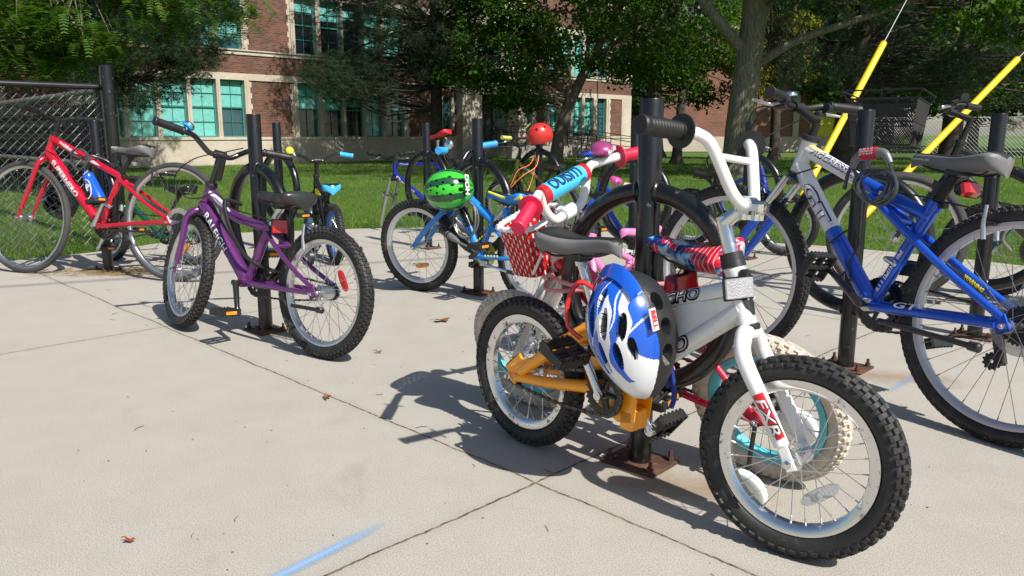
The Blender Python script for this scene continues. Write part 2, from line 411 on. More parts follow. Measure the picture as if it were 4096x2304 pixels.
def bicycle(S):
    """builds one whole bicycle from its measured side profile (X forward, Y left, Z up, metres)"""
    x, y = S['pos']; hd = R_(S['hd'])
    M = Matrix.Translation((x, y, S.get('z', 0))) @ Matrix.Rotation(hd, 4, 'Z') @ Matrix.Rotation(-R_(S.get('lean', 0)), 4, 'X')
    if S.get('pitch'): M = M @ Matrix.Translation((0, 0, S['R'])) @ Matrix.Rotation(R_(S['pitch']), 4, 'Y') @ Matrix.Translation((0, 0, -S['R']))
    B = empty(S['name'], M, S['label'], S.get('cat', 'bicycle'), S.get('group'))
    S['M'] = M; R, wb = S['R'], S['wb']; wd = S.get('wd', .026)
    P3 = lambda p: V(p[0], 0, p[1])
    htt, htb, bb = P3(S['htt']), P3(S['htb']), P3(S['bb']); stt = P3(S['stt'])
    F, F2 = S['paint'], S.get('fork_paint', S['paint'])
    hax = (htt-htb).normalized(); stc = R_(S.get('steer', 0))
    T = Matrix.Translation(htb) @ Matrix.Rotation(stc, 4, hax) @ Matrix.Translation(-htb)
    ra = V(0, 0, R); fa = V(wb, 0, R)
    # frame
    q = MB(); ms = [F]+S.get('frame_mats', [])
    hr = S.get('htr', .019)
    q.lathe([(0, hr*.96), (.006, hr*1.08), (.012, hr), ((htt-htb).length-.012, hr), ((htt-htb).length-.006, hr*1.08), ((htt-htb).length, hr*.96)], htb, hax, 20, S.get('ht_mat', 0))
    for tb in S['tubes']:
        pts = [P3(p) for p in tb['p']]; pts = cr(pts, 6) if len(pts) > 2 else [pts[0].lerp(pts[1], i/6) for i in range(7)]
        ra_ = tb['r']; rs = [ra_[0]+(ra_[-1]-ra_[0])*i/(len(pts)-1) for i in range(len(pts))]
        mi = tb.get('m', 0)
        if isinstance(mi, (list, tuple)):    # two-tone: (first, second, share)
            k = int(len(pts)*mi[2]); q.tube(pts[:k+1], rs[:k+1], 16, mi[0]); q.tube(pts[k:], rs[k:], 16, mi[1])
        else: q.tube(pts, rs, 16, mi)
    q.lathe([(-.036, .019), (-.034, .021), (.034, .021), (.036, .019)], bb, (0, 1, 0), 18)
    q.bar(bb, stt, S.get('str', .0155), n=16, mi=S.get('st_mat', 0))
    cm = S.get('stay_mat', 0); sr = S.get('stayr', .0085)
    ss0 = P3(S.get('ss0', (stt.x*.97+bb.x*.03, stt.z-.03)))
    for s_ in (-1, 1):
        q.tube(cr([bb+V(-.012, s_*.022, 0), bb+V(-.07, s_*.036, 0), bb.lerp(ra, .55)+V(0, s_*.052, 0), ra+V(.02, s_*.058, .0)], 5), [sr*1.3, sr], 10, cm)
        q.tube(cr([ss0+V(0, s_*.012, 0), ss0.lerp(ra, .22)+V(0, s_*.034, 0), ss0.lerp(ra, .6)+V(0, s_*.048, 0), ra+V(.008, s_*.058, .022)], 5), [sr*1.1, sr*.9], 10, cm)
        q.box(ra+V(.008, s_*.058, .006), (.04, .006, .05), Matrix.Rotation(.5, 3, 'Y'), mi=cm, ch=.003)
    q.bar(ss0.lerp(ra, .24)+V(0, -.036, 0), ss0.lerp(ra, .24)+V(0, .036, 0), sr*.9, n=8, mi=cm)
    q.lathe([(-.028, S.get('str', .0155)*1.28), (.0, S.get('str', .0155)*1.28)], stt, (stt-bb), 16, S.get('st_mat', 0))
    FR = q.build('frame', ms, B); S['frame'] = FR
    q = MB(); q.box(stt+V(-.02, 0, -.012), (.022, .03, .018), ch=.003); q.bar(stt+V(-.02, -.024, -.012), stt+V(-.02, .024, -.012), .004, n=8); q.build('seat_clamp', S.get('clampm', DARKM), FR)
    # headset
    q = MB(); q.lathe([(-.004, hr*.9), (-.002, hr*1.22), (.012, hr*1.18), (.016, hr*.9)], htt, hax, 20); q.build('headset', BLKP, B)
    q = MB(); q.lathe([(-.014, hr*.9), (-.011, hr*1.2), (-.001, hr*1.25), (.002, hr)], htb, hax, 20); q.build('headset', BLKP, B)
    # fork
    fm = [F2, CHR, BLKG]; q = MB(); cw = S.get('cw', .052); lo = htb-hax*.016
    if S.get('susp'):
        crn = lo-hax*.012; fd = (fa-crn); side = V(0, 1, 0)
        q.box(crn, (.04, .135, .028), Matrix.Rotation(math.atan2(hax.x, hax.z), 3, 'Y'), mi=2, ch=.008)
        for s_ in (-1, 1):
            a = crn+side*s_*.062+hax*.012; b = fa+V(0, s_*.058, .0)+hax*.03; m_ = a.lerp(b, S.get('stan', .34)); 
            q.bar(a, m_, .0135, n=14, mi=S.get('stan_m', 1)); q.tube([m_-hax*-.004, m_, m_.lerp(b, .4), b, fa+V(0, s_*.055, -.004)], [.0165, .0185, .017, .013, .009], 14, 0)
            q.lathe([(-.008, .018), (.004, .018)], m_, hax, 14, 2)
            q.box(fa+V(-.003, s_*.054, 0), (.026, .006, .034), ch=.003)
        a1 = crn+side*.062; b1 = fa+side*.058; k1 = a1.lerp(b1, .42)
        q.tube(cr([V(k1.x+.02, .062, k1.z), V(k1.x+.035, .045, k1.z+.055), V(k1.x+.038, 0, k1.z+.07), V(k1.x+.035, -.045, k1.z+.055), V(k1.x+.02, -.062, k1.z)], 5), .009, 8)
    else:
        fr0, fr1 = S.get('forkr', (.0145, .0105)); k = S.get('rake', .5)
        mid = lo.lerp(fa, .5)+V(.0, 0, 0)-V(hax.z, 0, -hax.x)*.0
        d1 = lo-hax*.035
        lowdir = (fa-lo)
        for s_ in (-1, 1):
            pts = cr([lo+V(0, s_*.012, .004), lo+V(0, s_*cw*.62, .0)-hax*.006, d1+V(0, s_*cw, 0)-hax*.01, lo.lerp(fa, .5)+V(-.004, s_*cw*1.02, 0), lo.lerp(fa, .86)+V(0, s_*cw*.99, 0)], 5)
            q.tube(pts, [fr0*.95, fr0, fr0, fr0*1.05, fr0][:0] or [fr0, fr1], 14, S.get('fork_lower', 0) if 0 else 0)
            q.box(lo.lerp(fa, .95)+V(0, s_*cw, 0), (.022, .005, .06), Matrix.Rotation(math.atan2(lo.x-fa.x, lo.z-fa.z), 3, 'Y'), mi=0, ch=.003)
    q.lathe([(-.012, hr*.8), (-.006, hr*1.05), (.008, hr*1.05)], lo, hax, 18)
    FK = q.build('fork', fm, B, T)
    # wheels
    wk = dict(R=R, wd=wd, tyre=S.get('tyre', RUB), rim=S.get('rim', ALU), style=S.get('style', 'bmx'), spoke_m=S.get('spoke_m', STL), spokes=S.get('spokes', 28), rimd=S.get('rimd', .017))
    W2 = wheel(B, 'rear_wheel', ra, None, rear=True, sprocket=S.get('cass', 0), disc=S.get('rdisc'), refl=S.get('rrefl'), hubw=.05, **wk)
    if not S.get('nofront'): wheel(B, 'front_wheel', fa, T, refl=S.get('frefl'), hubw=.044, disc=S.get('fdisc'), **wk)
    for s_ in (-1, 1): q = MB(); q.lathe([(0, .008), (.010, .0085), (.012, .005), (.02, .0048)], ra+V(.0, s_*.062, 0), (0, s_, 0), 6); q.build('axle_nut', S.get('nutm', CHR), B)
    if not S.get('nofront'):
        for s_ in (-1, 1): q = MB(); q.lathe([(0, .0095), (.009, .0095), (.011, .005), (.018, .0048)], fa+V(.0, s_*(cw+.004), 0), (0, s_, 0), 6); q.build('axle_nut', S.get('nutm', CHR), B, T)
    # seatpost + saddle
    cl = P3(S['seat']); q = MB(); q.bar(stt-(stt-bb).normalized()*.03, cl-V(0, 0, .012), S.get('spr', .0127), n=14); q.lathe([(-.02, .017), (.004, .017)], cl-V(0, 0, .012), (cl-stt), 12); q.build('seatpost', S.get('spm', CHR), B)
    S['saddle'] = saddle(B, cl, S.get('tilt', 0), **S.get('sad', {}))
    # stem + handlebar
    bc = P3(S['barc']); tb = R_(S['barsteer']) if 'barsteer' in S else stc
    T2 = Matrix.Translation(htb) @ Matrix.Rotation(tb, 4, hax) @ Matrix.Translation(-htb); S['T2'] = T2; S['T'] = T
    q = MB(); top = htt+hax*S.get('quill', .06); sm = S.get('stemm', BLKM)
    q.bar(htt, top, S.get('quillr', .0135), n=16); q.lathe([(-.003, .015), (.012, .015)], htt+hax*.014, hax, 16)
    jn = htt+hax*(S.get('quill', .06)-S.get('stemdrop', .012))
    dd = bc-jn
    if dd.length > .02: q.tube([jn, jn+dd*.5, bc], [.0165, .0145, .0155], 12)
    q.lathe([(-.024, .019), (.024, .019)], bc, (0, 1, 0), 16)
    for s_ in (-1, 1): q.lathe([(0, .005), (.014, .005)], bc+V(.012, s_*.016, -.012), V(.5, 0, .8), 6)
    if S.get('bigclamp'):
        for s_ in (-1, 1):
            for e in (-1, 1): q.lathe([(0, .0085), (.016, .0085), (.018, .005), (.024, .005)], bc+V(e*.013+.012, s_*.014, -.03), (0, 0, 1), 6)
        q.box(bc+V(.012, 0, -.004), (.058, .05, .03), ch=.008)
    ST = q.build('stem', sm, B, T2)
    hb = S['bar']; q = MB(); br = S.get('barr', .0112)
    half = [bc+V(p[0], p[1], p[2]) for p in hb]; full = [V(p.x, -p.y, p.z) for p in half[::-1]]+half
    q.tube(cr(full, 6), br, 14)
    if S.get('cross'): z, yy, xx = S['cross']; q.bar(bc+V(xx, -yy, z), bc+V(xx, yy, z), .0078, n=12)
    HB = q.build('handlebar', S.get('barm', BLKG), B, T2); S['hb'] = HB; S['bc'] = bc
    gl = S.get('gripl', .11)
    for s_ in (-1, 1):
        e = V(half[-1].x, s_*half[-1].y, half[-1].z); pr = V(half[-2].x, s_*half[-2].y, half[-2].z); d = (pr-e).normalized(); g = MB(); gr = S.get('gripr', .0165)
        prof = [(-.006, gr*.55), (-.006, gr*.98), (-.002, gr*1.12), (.004, gr*1.05)]
        for i in range(1, 25): prof.append((.004+(gl-.012)*i/25, gr*(1+(.035 if i % 2 else -.035))*(.96+.05*math.sin(i/25*3.1))))
        if S.get('flange'): prof += [(gl-.006, gr), (gl-.005, S['flange']), (gl-.001, S['flange']), (gl, gr*.9), (gl, br)]
        else: prof += [(gl-.004, gr*1.12), (gl, gr*1.1), (gl, br)]
        g.lathe(prof, e, d, 22); g.build('grip', S.get('gripm', BLKM), B, T2, smooth=30)
    # drivetrain
    ca = R_(S.get('crank', 0)); cl_ = S.get('cranklen', .13); cm_ = S.get('crankm', BLKG); crr = S.get('ring', .06)
    q = MB(); gear(q, bb+V(0, -.046, 0), crr, int(crr*2*math.pi/.0127), .0015, inner=crr*.68, arms=5)
    if S.get('rings3'): gear(q, bb+V(0, -.040, 0), crr*.78, 30, .0015, inner=crr*.6)
    q.build('chainring', S.get('ringm', DARKM), B)
    if not S.get('nochain'): chain(B, bb+V(0, -.046, 0), crr, ra+V(0, -.046, 0), .026, -.046-.0)
    for s_ in (-1, 1):
        a = ca if s_ > 0 else ca+math.pi; d = V(math.cos(a), 0, math.sin(a)); base = bb+V(0, s_*.058, 0); end = base+d*cl_+V(0, s_*.012, 0)
        q = MB(); q.tube([bb, base+V(0, s_*.004, 0)], .009, 10); q.tube([base, base.lerp(end, .15), base.lerp(end, .85), end], [.016, .0125, .0105, .0135], 10)
        q.lathe([(-.009, .013), (.009, .013)], end, (0, 1, 0), 12); q.lathe([(0, .012), (.008, .011)], base+V(0, s_*.006, 0), (0, s_, 0), 14)
        q.build('crank', cm_, B)
        pa = S.get('peda', (0, 0))[0 if s_ > 0 else 1]
        if not S.get('nopedal'): pedal_mb(B, end+V(0, s_*.056, 0), Matrix.Rotation(R_(pa), 3, 'Y') @ (Matrix.Rotation(math.pi, 3, 'Z') if s_ < 0 else Matrix.Identity(3)), m=S.get('pedm', BLKP), s=S.get('peds', 1.), refl=None if S.get('norefl') else ORGL)
    return B
def tube_part(B, name, pts, r, m, T=None, n=8, k=6):
    q = MB(); q.tube(cr(pts, k) if len(pts) > 2 else pts, r, n); return q.build(name, m, B, T)
def refl_part(B, c, M, size, m, T=None, name='reflector', frame=BLKP):
    q = MB(); q.box(V(c), (.008, size[0]+.006, size[1]+.006), M, ch=.003, mi=1); q.box(V(c)+M@V(.0045, 0, 0), (.006, size[0], size[1]), M, ch=.002, mi=0)
    return q.build(name, [m, frame], B, T)
def bell(B, c, ax, r, m, base, T=None):
    q = MB(); ax = V(ax).normalized(); q.lathe([(0, r), (r*.1, r*1.02), (r*.25, r*1.0), (r*.45, r*.9), (r*.62, r*.65), (r*.7, r*.35), (r*.72, 0.0001)], c, ax, 24, 0); q.lathe([(-r*.35, r*.75), (0, r*.95)], c, ax, 20, 1)
    q.lathe([(-r*.9, r*.25), (-r*.3, r*.3)], c, ax, 10, 1); q.tube([V(c)+ax.orthogonal()*r*.9, V(c)+ax.orthogonal()*r*1.35], .004, 6, 1)
    return q.build('bell', [m, base], B, T)
def vbrake(B, c, T=None, m=ALU):
    for s_ in (-1, 1):
        q = MB(); c = V(c); q.tube([c+V(0, s_*.034, -.045), c+V(.006, s_*.036, 0), c+V(.008, s_*.03, .05)], [.008, .006, .005], 8); q.box(c+V(.0, s_*.024, .0), (.045, .012, .012), mi=1, ch=.002); q.build('brake_arm', [m, BLKP], B, T)
def kickstand(B, a, b, m, r=.007):
    q = MB(); q.tube([a, b], r, 8); q.lathe([(-.02, r*1.5), (.01, r*1.6), (.014, r)], b, V(b)-V(a), 8, 1); q.build('kickstand', [m, BLKP], B)
# ------------------------------------------------------------------ the setting
def shader(name):
    m = bpy.data.materials.new(name); m.use_nodes = True; t = m.node_tree; return m, t, t.nodes['Principled BSDF']
def mth(t, op, a, b=None, c=None):
    n = nd(t, 'ShaderNodeMath', operation=op)
    for i, x in enumerate((a, b, c)):
        if x is None: continue
        if isinstance(x, (int, float)): n.inputs[i].default_value = x
        else: t.links.new(x, n.inputs[i])
    return n.outputs[0]
def noise(t, vec, sc, det=5, rough=.5, dist=0):
    n = nd(t, 'ShaderNodeTexNoise'); n.inputs['Scale'].default_value = sc; n.inputs['Detail'].default_value = det; n.inputs['Roughness'].default_value = rough; n.inputs['Distortion'].default_value = dist
    if vec is not None: t.links.new(vec, n.inputs['Vector'])
    return n.outputs[0]
def ramp(t, fac, stops):
    n = nd(t, 'ShaderNodeValToRGB'); t.links.new(fac, n.inputs[0]); e = n.color_ramp.elements
    while len(e) < len(stops): e.new(.5)
    for k, (p, c) in zip(e, stops): k.position = p; k.color = (*c, 1) if len(c) == 3 else c
    return n.outputs[0]
def mixc(t, f, a, b, mode='MIX'):
    n = nd(t, 'ShaderNodeMix', data_type='RGBA', blend_type=mode)
    for i, x in ((0, f), (6, a), (7, b)):
        if isinstance(x, (int, float)): n.inputs[i].default_value = x
        elif isinstance(x, tuple): n.inputs[i].default_value = (*x, 1)
        else: t.links.new(x, n.inputs[i])
    return n.outputs[2]
def bumpn(t, b, h, st=.3, d=.01):
    n = nd(t, 'ShaderNodeBump'); n.inputs['Strength'].default_value = st; n.inputs['Distance'].default_value = d; t.links.new(h, n.inputs['Height']); t.links.new(n.outputs[0], b.inputs['Normal'])
def simple_obj(name, vs, fs, m, **kw):
    me = bpy.data.meshes.new(name); me.from_pydata(vs, [], fs); me.materials.append(m); me.update()
    o = bpy.data.objects.new(name, me); col.objects.link(o); return tag(o, **kw)
# concrete: slabs on a grid turned 45 degrees, dark sawn joints
m, t, b = shader('brushed concrete'); tc = nd(t, 'ShaderNodeTexCoord'); vec = tc.outputs['Object']
sx = nd(t, 'ShaderNodeSeparateXYZ'); t.links.new(vec, sx.inputs[0]); X, Y = sx.outputs[0], sx.outputs[1]
wob = mth(t, 'MULTIPLY', mth(t, 'SUBTRACT', noise(t, vec, 2.2, 6, .6), .5), .05)
wob2 = mth(t, 'MULTIPLY', mth(t, 'SUBTRACT', noise(t, vec, 60, 3), .5), .012)
def joint(val, off):
    u = mth(t, 'DIVIDE', mth(t, 'SUBTRACT', mth(t, 'ADD', mth(t, 'ADD', val, wob), wob2), off), 3.21)
    d = mth(t, 'ABSOLUTE', mth(t, 'SUBTRACT', mth(t, 'FRACT', mth(t, 'ADD', u, .5)), .5))
    return mth(t, 'MULTIPLY', d, 3.21/1.4142)
dj = mth(t, 'MINIMUM', joint(mth(t, 'ADD', X, Y), 1.87), joint(mth(t, 'SUBTRACT', Y, X), 1.755))
jm = nd(t, 'ShaderNodeMapRange'); jm.inputs[1].default_value = .0015; jm.inputs[2].default_value = .0048; jm.inputs[3].default_value = 1; jm.inputs[4].default_value = 0; t.links.new(dj, jm.inputs[0])
halo = nd(t, 'ShaderNodeMapRange'); halo.inputs[1].default_value = .004; halo.inputs[2].default_value = .035; halo.inputs[3].default_value = .12; halo.inputs[4].default_value = 0; t.links.new(dj, halo.inputs[0])
big = noise(t, vec, .9, 6, .62, .6); mid = noise(t, vec, 7, 8, .65); fine = noise(t, vec, 330, 3, .75); fine2 = noise(t, vec, 620, 2, .6)
base = ramp(t, big, [(.25, (.385, .370, .333)), (.5, (.425, .408, .368)), (.75, (.46, .443, .402))])
c1 = mixc(t, .4, base, ramp(t, mid, [(.3, (.37, .352, .322)), (.72, (.47, .448, .41))]))
c2 = mixc(t, .85, c1, ramp(t, fine, [(.33, (.42, .40, .37)), (.50, (.95, .93, .90)), (.66, (1.22, 1.2, 1.15))]), 'MULTIPLY')
c2 = mixc(t, .6, c2, ramp(t, fine2, [(.35, (.55, .53, .5)), (.5, (1., 1, 1)), (.65, (1.2, 1.2, 1.2))]), 'MULTIPLY')
st = noise(t, vec, 1.7, 9, .7, 1.2); c3 = mixc(t, ramp(t, st, [(.60, (0, 0, 0)), (.72, (.35, .35, .35))]), c2, (.25, .23, .20))
c3 = mixc(t, halo.outputs[0], c3, (.20, .17, .13))
jn = noise(t, vec, 45, 4); jc = ramp(t, jn, [(.4, (.06, .048, .035)), (.62, (.22, .17, .11))])
t.links.new(mixc(t, jm.outputs[0], c3, jc), b.inputs['Base Color']); b.inputs['Roughness'].default_value = .93; b.inputs['Specular IOR Level'].default_value = .2
hgt = mth(t, 'SUBTRACT', mth(t, 'ADD', mth(t, 'MULTIPLY', fine, .5), mth(t, 'MULTIPLY', mid, .06)), mth(t, 'MULTIPLY', jm.outputs[0], 1.6)); bumpn(t, b, hgt, .25, .002)
CONC = m
edge = [(-40, -30), (-22, -12), (-9, .6), (-5.5, 3.5), (-3.9, 4.85), (-3.3, 5.42), (-2.95, 5.85), (-2.5, 6.75), (-1.9, 7.0), (-1.2, 7.2), (-.2, 7.25), (.7, 7.05), (1.5, 6.65), (2.0, 6.25), (2.5, 5.95), (3.1, 5.4), (3.9, 4.5), (8, .5), (22, -12), (40, -30)]
EP = cr([(a, b_, 0) for a, b_ in edge], 4)
n = len(EP); vs = [(p.x, p.y, 0) for p in EP]+[(p.x, p.y, -.12) for p in EP]
simple_obj('pavement', vs, [tuple(range(n-1, -1, -1))]+[(i, i+n, i+1+n, i+1) for i in range(n-1)], CONC, kind='structure')
# lawn
m, t, b = shader('lawn soil and grass'); tc = nd(t, 'ShaderNodeTexCoord'); vec = tc.outputs['Object']
g1 = noise(t, vec, .55, 6, .6); g2 = noise(t, vec, 38, 5, .7); g3 = noise(t, vec, 3.5, 5, .6)
a1 = ramp(t, g1, [(.32, (.045, .105, .012)), (.5, (.075, .150, .018)), (.68, (.12, .165, .03))])
a2 = mixc(t, .8, a1, ramp(t, g2, [(.3, (.35, .4, .3)), (.5, (.9, .95, .8)), (.7, (1.6, 1.55, 1.3))]), 'MULTIPLY')
a3 = mixc(t, ramp(t, g3, [(.60, (0, 0, 0)), (.72, (.55, .55, .55))]), a2, (.16, .13, .05))
t.links.new(a3, b.inputs['Base Color']); b.inputs['Roughness'].default_value = .95; bumpn(t, b, g2, .9, .04); LAWN = m
simple_obj('lawn', [(-600, -200, -.03), (600, -200, -.03), (600, 900, -.03), (-600, 900, -.03)], [(0, 1, 2, 3)], LAWN, kind='structure')
def quads(name, P, mats, mi=None, parent=None, tri=False):
    """P: (N, k, 3) array of separate polygons"""
    N, k = P.shape[:2]; me = bpy.data.meshes.new(name)
    me.vertices.add(N*k); me.vertices.foreach_set('co', P.reshape(-1).astype(np.float32))
    me.loops.add(N*k); me.loops.foreach_set('vertex_index', np.arange(N*k, dtype=np.int32))
    me.polygons.add(N); me.polygons.foreach_set('loop_start', np.arange(0, N*k, k, dtype=np.int32))
    if not isinstance(mats, (list, tuple)): mats = [mats]
    for m_ in mats: me.materials.append(m_)
    if mi is not None: me.polygons.foreach_set('material_index', mi.astype(np.int32))
    me.update(calc_edges=True); o = bpy.data.objects.new(name, me); col.objects.link(o)
    if parent: o.parent = parent
    return o
rng = np.random.default_rng(5)
def leafmat(name, c1, c2, tr=.35, rough=.5, c3=None):
    m, t, b = shader(name); tc = nd(t, 'ShaderNodeTexCoord'); n1 = noise(t, tc.outputs['Object'], 3.1, 3); n2 = noise(t, tc.outputs['Object'], 19, 2)
    st = [(.35, c1), (.62, c2)]+([(.72, c3)] if c3 else [])
    c = mixc(t, .5, ramp(t, n1, st), ramp(t, n2, [(.3, c1), (.7, c2)]))
    t.links.new(c, b.inputs['Base Color']); b.inputs['Roughness'].default_value = rough; b.inputs['Specular IOR Level'].default_value = .3
    tr_ = nd(t, 'ShaderNodeBsdfTranslucent'); cc = mixc(t, 1., c, (1.5, 1.7, .7), 'MULTIPLY'); t.links.new(cc, tr_.inputs[0])
    mx = nd(t, 'ShaderNodeMixShader'); mx.inputs[0].default_value = tr; out = t.nodes['Material Output']
    t.links.new(b.outputs[0], mx.inputs[1]); t.links.new(tr_.outputs[0], mx.inputs[2]); t.links.new(mx.outputs[0], out.inputs[0]); return m
def inside(px, py):
    ex = np.array([p.x for p in EP]); ey = np.array([p.y for p in EP])
    return py < np.interp(px, ex, ey)
def blades(name, N, y0, y1, h, wdt, m):
    # denser towards the camera; only the wedge in front of it
    d = y0*(y1/y0)**rng.random(N) if y1/y0 > 1.5 else y0+(y1-y0)*rng.random(N)
    x = (rng.random(N)*1.56-.78)*d
    keep = ~inside(x, d-.01+.05*rng.random(N)**3); x, d = x[keep], d[keep]; N = len(x)
    a = rng.random(N)*6.283; hh = h*(.45+.9*rng.random(N)); lean = rng.normal(0, .75, (N, 2)); w_ = wdt*(.6+.8*rng.random(N))
    sc = np.maximum(1, d/11)**.8
    b0 = np.stack([x-np.cos(a)*w_*sc, d-np.sin(a)*w_*sc, np.full(N, -.03)], -1); b1_ = np.stack([x+np.cos(a)*w_*sc, d+np.sin(a)*w_*sc, np.full(N, -.03)], -1)
    tp = np.stack([x+lean[:, 0]*hh, d+lean[:, 1]*hh, -.03+hh*sc**.35], -1)
    o = quads(name, np.stack([b0, b1_, tp], 1), m); return o
GRM = leafmat('grass blade', (.085, .165, .018), (.165, .26, .040), .40, .5, (.30, .27, .09))
tag(blades('grass', 300000, 4.6, 31, .050, .0028, GRM), kind='stuff')
# ---- school building: facade along the (1,1) direction
BR = Matrix.Translation((0, 31.66, 0)) @ Matrix.Rotation(R_(45), 4, 'Z')       # local x along the wall, -y outwards
def brick(name, cA, cB, cM, bw=.155, bh=.052, darken=.5):
    m, t, b = shader(name); tc = nd(t, 'ShaderNodeTexCoord'); s_ = nd(t, 'ShaderNodeSeparateXYZ'); t.links.new(tc.outputs['Object'], s_.inputs[0])
    cb = nd(t, 'ShaderNodeCombineXYZ'); t.links.new(mth(t, 'ADD', s_.outputs[0], s_.outputs[1]), cb.inputs[0]); t.links.new(s_.outputs[2], cb.inputs[1])
    k = nd(t, 'ShaderNodeTexBrick'); t.links.new(cb.outputs[0], k.inputs['Vector']); k.inputs['Scale'].default_value = 1; k.inputs['Brick Width'].default_value = bw; k.inputs['Row Height'].default_value = bh
    k.inputs['Mortar Size'].default_value = .006; k.inputs['Bias'].default_value = -.1; k.inputs['Color1'].default_value = (*cA, 1); k.inputs['Color2'].default_value = (*cB, 1); k.inputs['Mortar'].default_value = (*cM, 1)
    n_ = noise(t, tc.outputs['Object'], 1.3, 6, .6); c = mixc(t, .6, k.outputs[0], ramp(t, n_, [(.3, (.65, .65, .65)), (.7, (1.25, 1.2, 1.2))]), 'MULTIPLY')
    t.links.new(c, b.inputs['Base Color']); b.inputs['Roughness'].default_value = .9; bumpn(t, b, k.outputs[1], -.4, .01); return m
BRK = brick('red brown brick', (.185, .062, .036), (.055, .028, .022), (.15, .125, .10))
BRK2 = brick('orange red brick', (.24, .082, .050), (.16, .058, .040), (.24, .20, .16), .2, .065)
m, t, b = shader('limestone'); tc = nd(t, 'ShaderNodeTexCoord'); n1 = noise(t, tc.outputs['Object'], 1.1, 7, .65); n2 = noise(t, tc.outputs['Object'], 14, 5)
t.links.new(mixc(t, .35, ramp(t, n1, [(.3, (.40, .34, .26)), (.7, (.56, .50, .41))]), ramp(t, n2, [(.3, (.36, .31, .25)), (.7, (.56, .5, .42))])), b.inputs['Base Color']); b.inputs['Roughness'].default_value = .85; bumpn(t, b, n2, .2, .01); STN = m
TEALF = mat('teal window frame', (.035, .20, .17), rough=.45, var=.12)
BLIND = mat('aqua window blind', (.15, .48, .44), rough=.45, var=.12, coat=.5)
GLS = mat('dark window glass', (.010, .014, .020), rough=.06, spec=.8)
GLS2 = mat('blue grey window glass', (.03, .09, .11), rough=.08, spec=.8)
DOOR = mat('dark entrance', .004, rough=.6)
SB = empty('school_building', BR, 'two storey red brick school with limestone bands and teal framed windows', 'building')
wall = MB(); stone = MB()
def wb_(mb, x0, x1, z0, z1, y0=0., y1=.4, mi=0): mb.box(((x0+x1)/2, (y0+y1)/2, (z0+z1)/2), (x1-x0, y1-y0, z1-z0), mi=mi)
def window(x0, x1, z0, z1, drop=1., drop2=1., open_=False, yy=.10):
    """sash window: frame, muntins, panes, blinds drawn down by 'drop' of the upper and 'drop2' of the lower sash"""
    fr = MB(); zm = z0+(z1-z0)*.52; f = .034
    for a, b_, c, d in ((x0, x0+f, z0, z1), (x1-f, x1, z0, z1), (x0+f, x1-f, z1-f, z1), (x0+f, x1-f, z0, z0+f), (x0+f, x1-f, zm-.020, zm+.020)): wb_(fr, a, b_, c, d, yy, yy+.07)
    xm = (x0+x1)/2
    for za, zb in ((z0+f, zm-.02), (zm+.02, z1-f)):
        wb_(fr, xm-.006, xm+.006, za, zb, yy+.018, yy+.04)
        zc = (za+zb)/2; wb_(fr, x0+f, xm-.006, zc-.006, zc+.006, yy+.018, yy+.04); wb_(fr, xm+.006, x1-f, zc-.006, zc+.006, yy+.018, yy+.04)
    W = fr.build('window', TEALF, SB, smooth=0)
    p = MB()
    for za, zb, dr in ((zm+.02, z1-f, drop), (z0+f, zm-.02, drop2)):
        zs = zb-(zb-za)*dr
        if dr > .02: wb_(p, x0+f, x1-f, zs, zb, yy+.045, yy+.055, 0)
        if dr < .98: wb_(p, x0+f, x1-f, za, zs, yy+.050, yy+.060, 1)
    p.build('pane', [BLIND, GLS2 if open_ else GLS], W, smooth=0); return W
def bay(xs, z0, z1, drops, s0, s1, lint=.18, sill=True):
    """stone mullions between windows"""
    ed = [s0]+[v for x in xs for v in x]+[s1]
    for i in range(0, len(ed), 2):
        a, b_ = ed[i], ed[i+1]
        if b_-a > .03:
            wb_(stone, a, b_, z0, z1, -.045, .22)
            if b_-a > .09: wb_(stone, (a+b_)/2-.018, (a+b_)/2+.018, z0+.05, z1-.03, -.062, -.0455)
    for x, (d1, d2, o_) in zip(xs, drops): window(x[0], x[1], z0, z1, d1, d2, o_)
Z0, Z1, Z2, Z3, Z4, Z5 = .78, 2.41, 2.60, 3.13, 3.27, 4.95
G1 = [(-11.86-.86*i, -11.12-.86*i) for i in range(5)][::-1]; G2 = [(-9.38, -8.64), (-8.49, -7.75), (-7.66, -6.96), (-6.87, -6.19), (-6.06, -5.32)]
G0 = [(x-6.35, y-6.35) for x, y in G1]; G4 = [(2.12, 2.70), (2.84, 3.45), (3.59, 4.22), (4.38, 4.99), (5.28, 5.88)]
full, half, non = (1, 1, 0), (1, 0, 0), (.0, 0, 0)
bay(G1, Z0, Z1, [(.4, 0, 1), (1, 1, 0), (1, 1, 0), (1, 1, 0), (1, .0, 1)], -15.75, -10.98); bay(G2, Z0, Z1, [(1, 0, 1), (1, .02, 0), (.85, 0, 0), (1, 1, 0), (1, 0, 1)], -9.52, -5.14)
bay(G0, Z0, Z1, [full, half, full, full, half], -22.1, -17.33); bay(G4, Z0, Z1, [(1, .8, 0), (1, .85, 0), (1, .85, 0), (1, .9, 0), (0, 0, 1)], 1.98, 6.14)
bay(G1, Z4, Z5, [(1, .6, 0), full, (1, .5, 0), full, (1, .7, 1)], -15.75, -10.98); bay(G2, Z4, Z5, [(.55, 0, 0), (.75, 0, 0), (.6, 0, 0), (1, .6, 1), (1, .8, 0)], -9.52, -5.14)
bay(G0, Z4, Z5, [full, half, full, full, half], -22.1, -17.33); bay(G4, Z4, Z5, [full, half, full, (1, .4, 1), (.5, 0, 1)], 1.98, 6.14)
bay([(-2.52, -2.02), (-1.86, -1.30), (-1.14, -.62), (-.46, .1)], 3.42, 4.8, [full, (1, .8, 1), full, (1, .7, 0)], -2.9, .45)
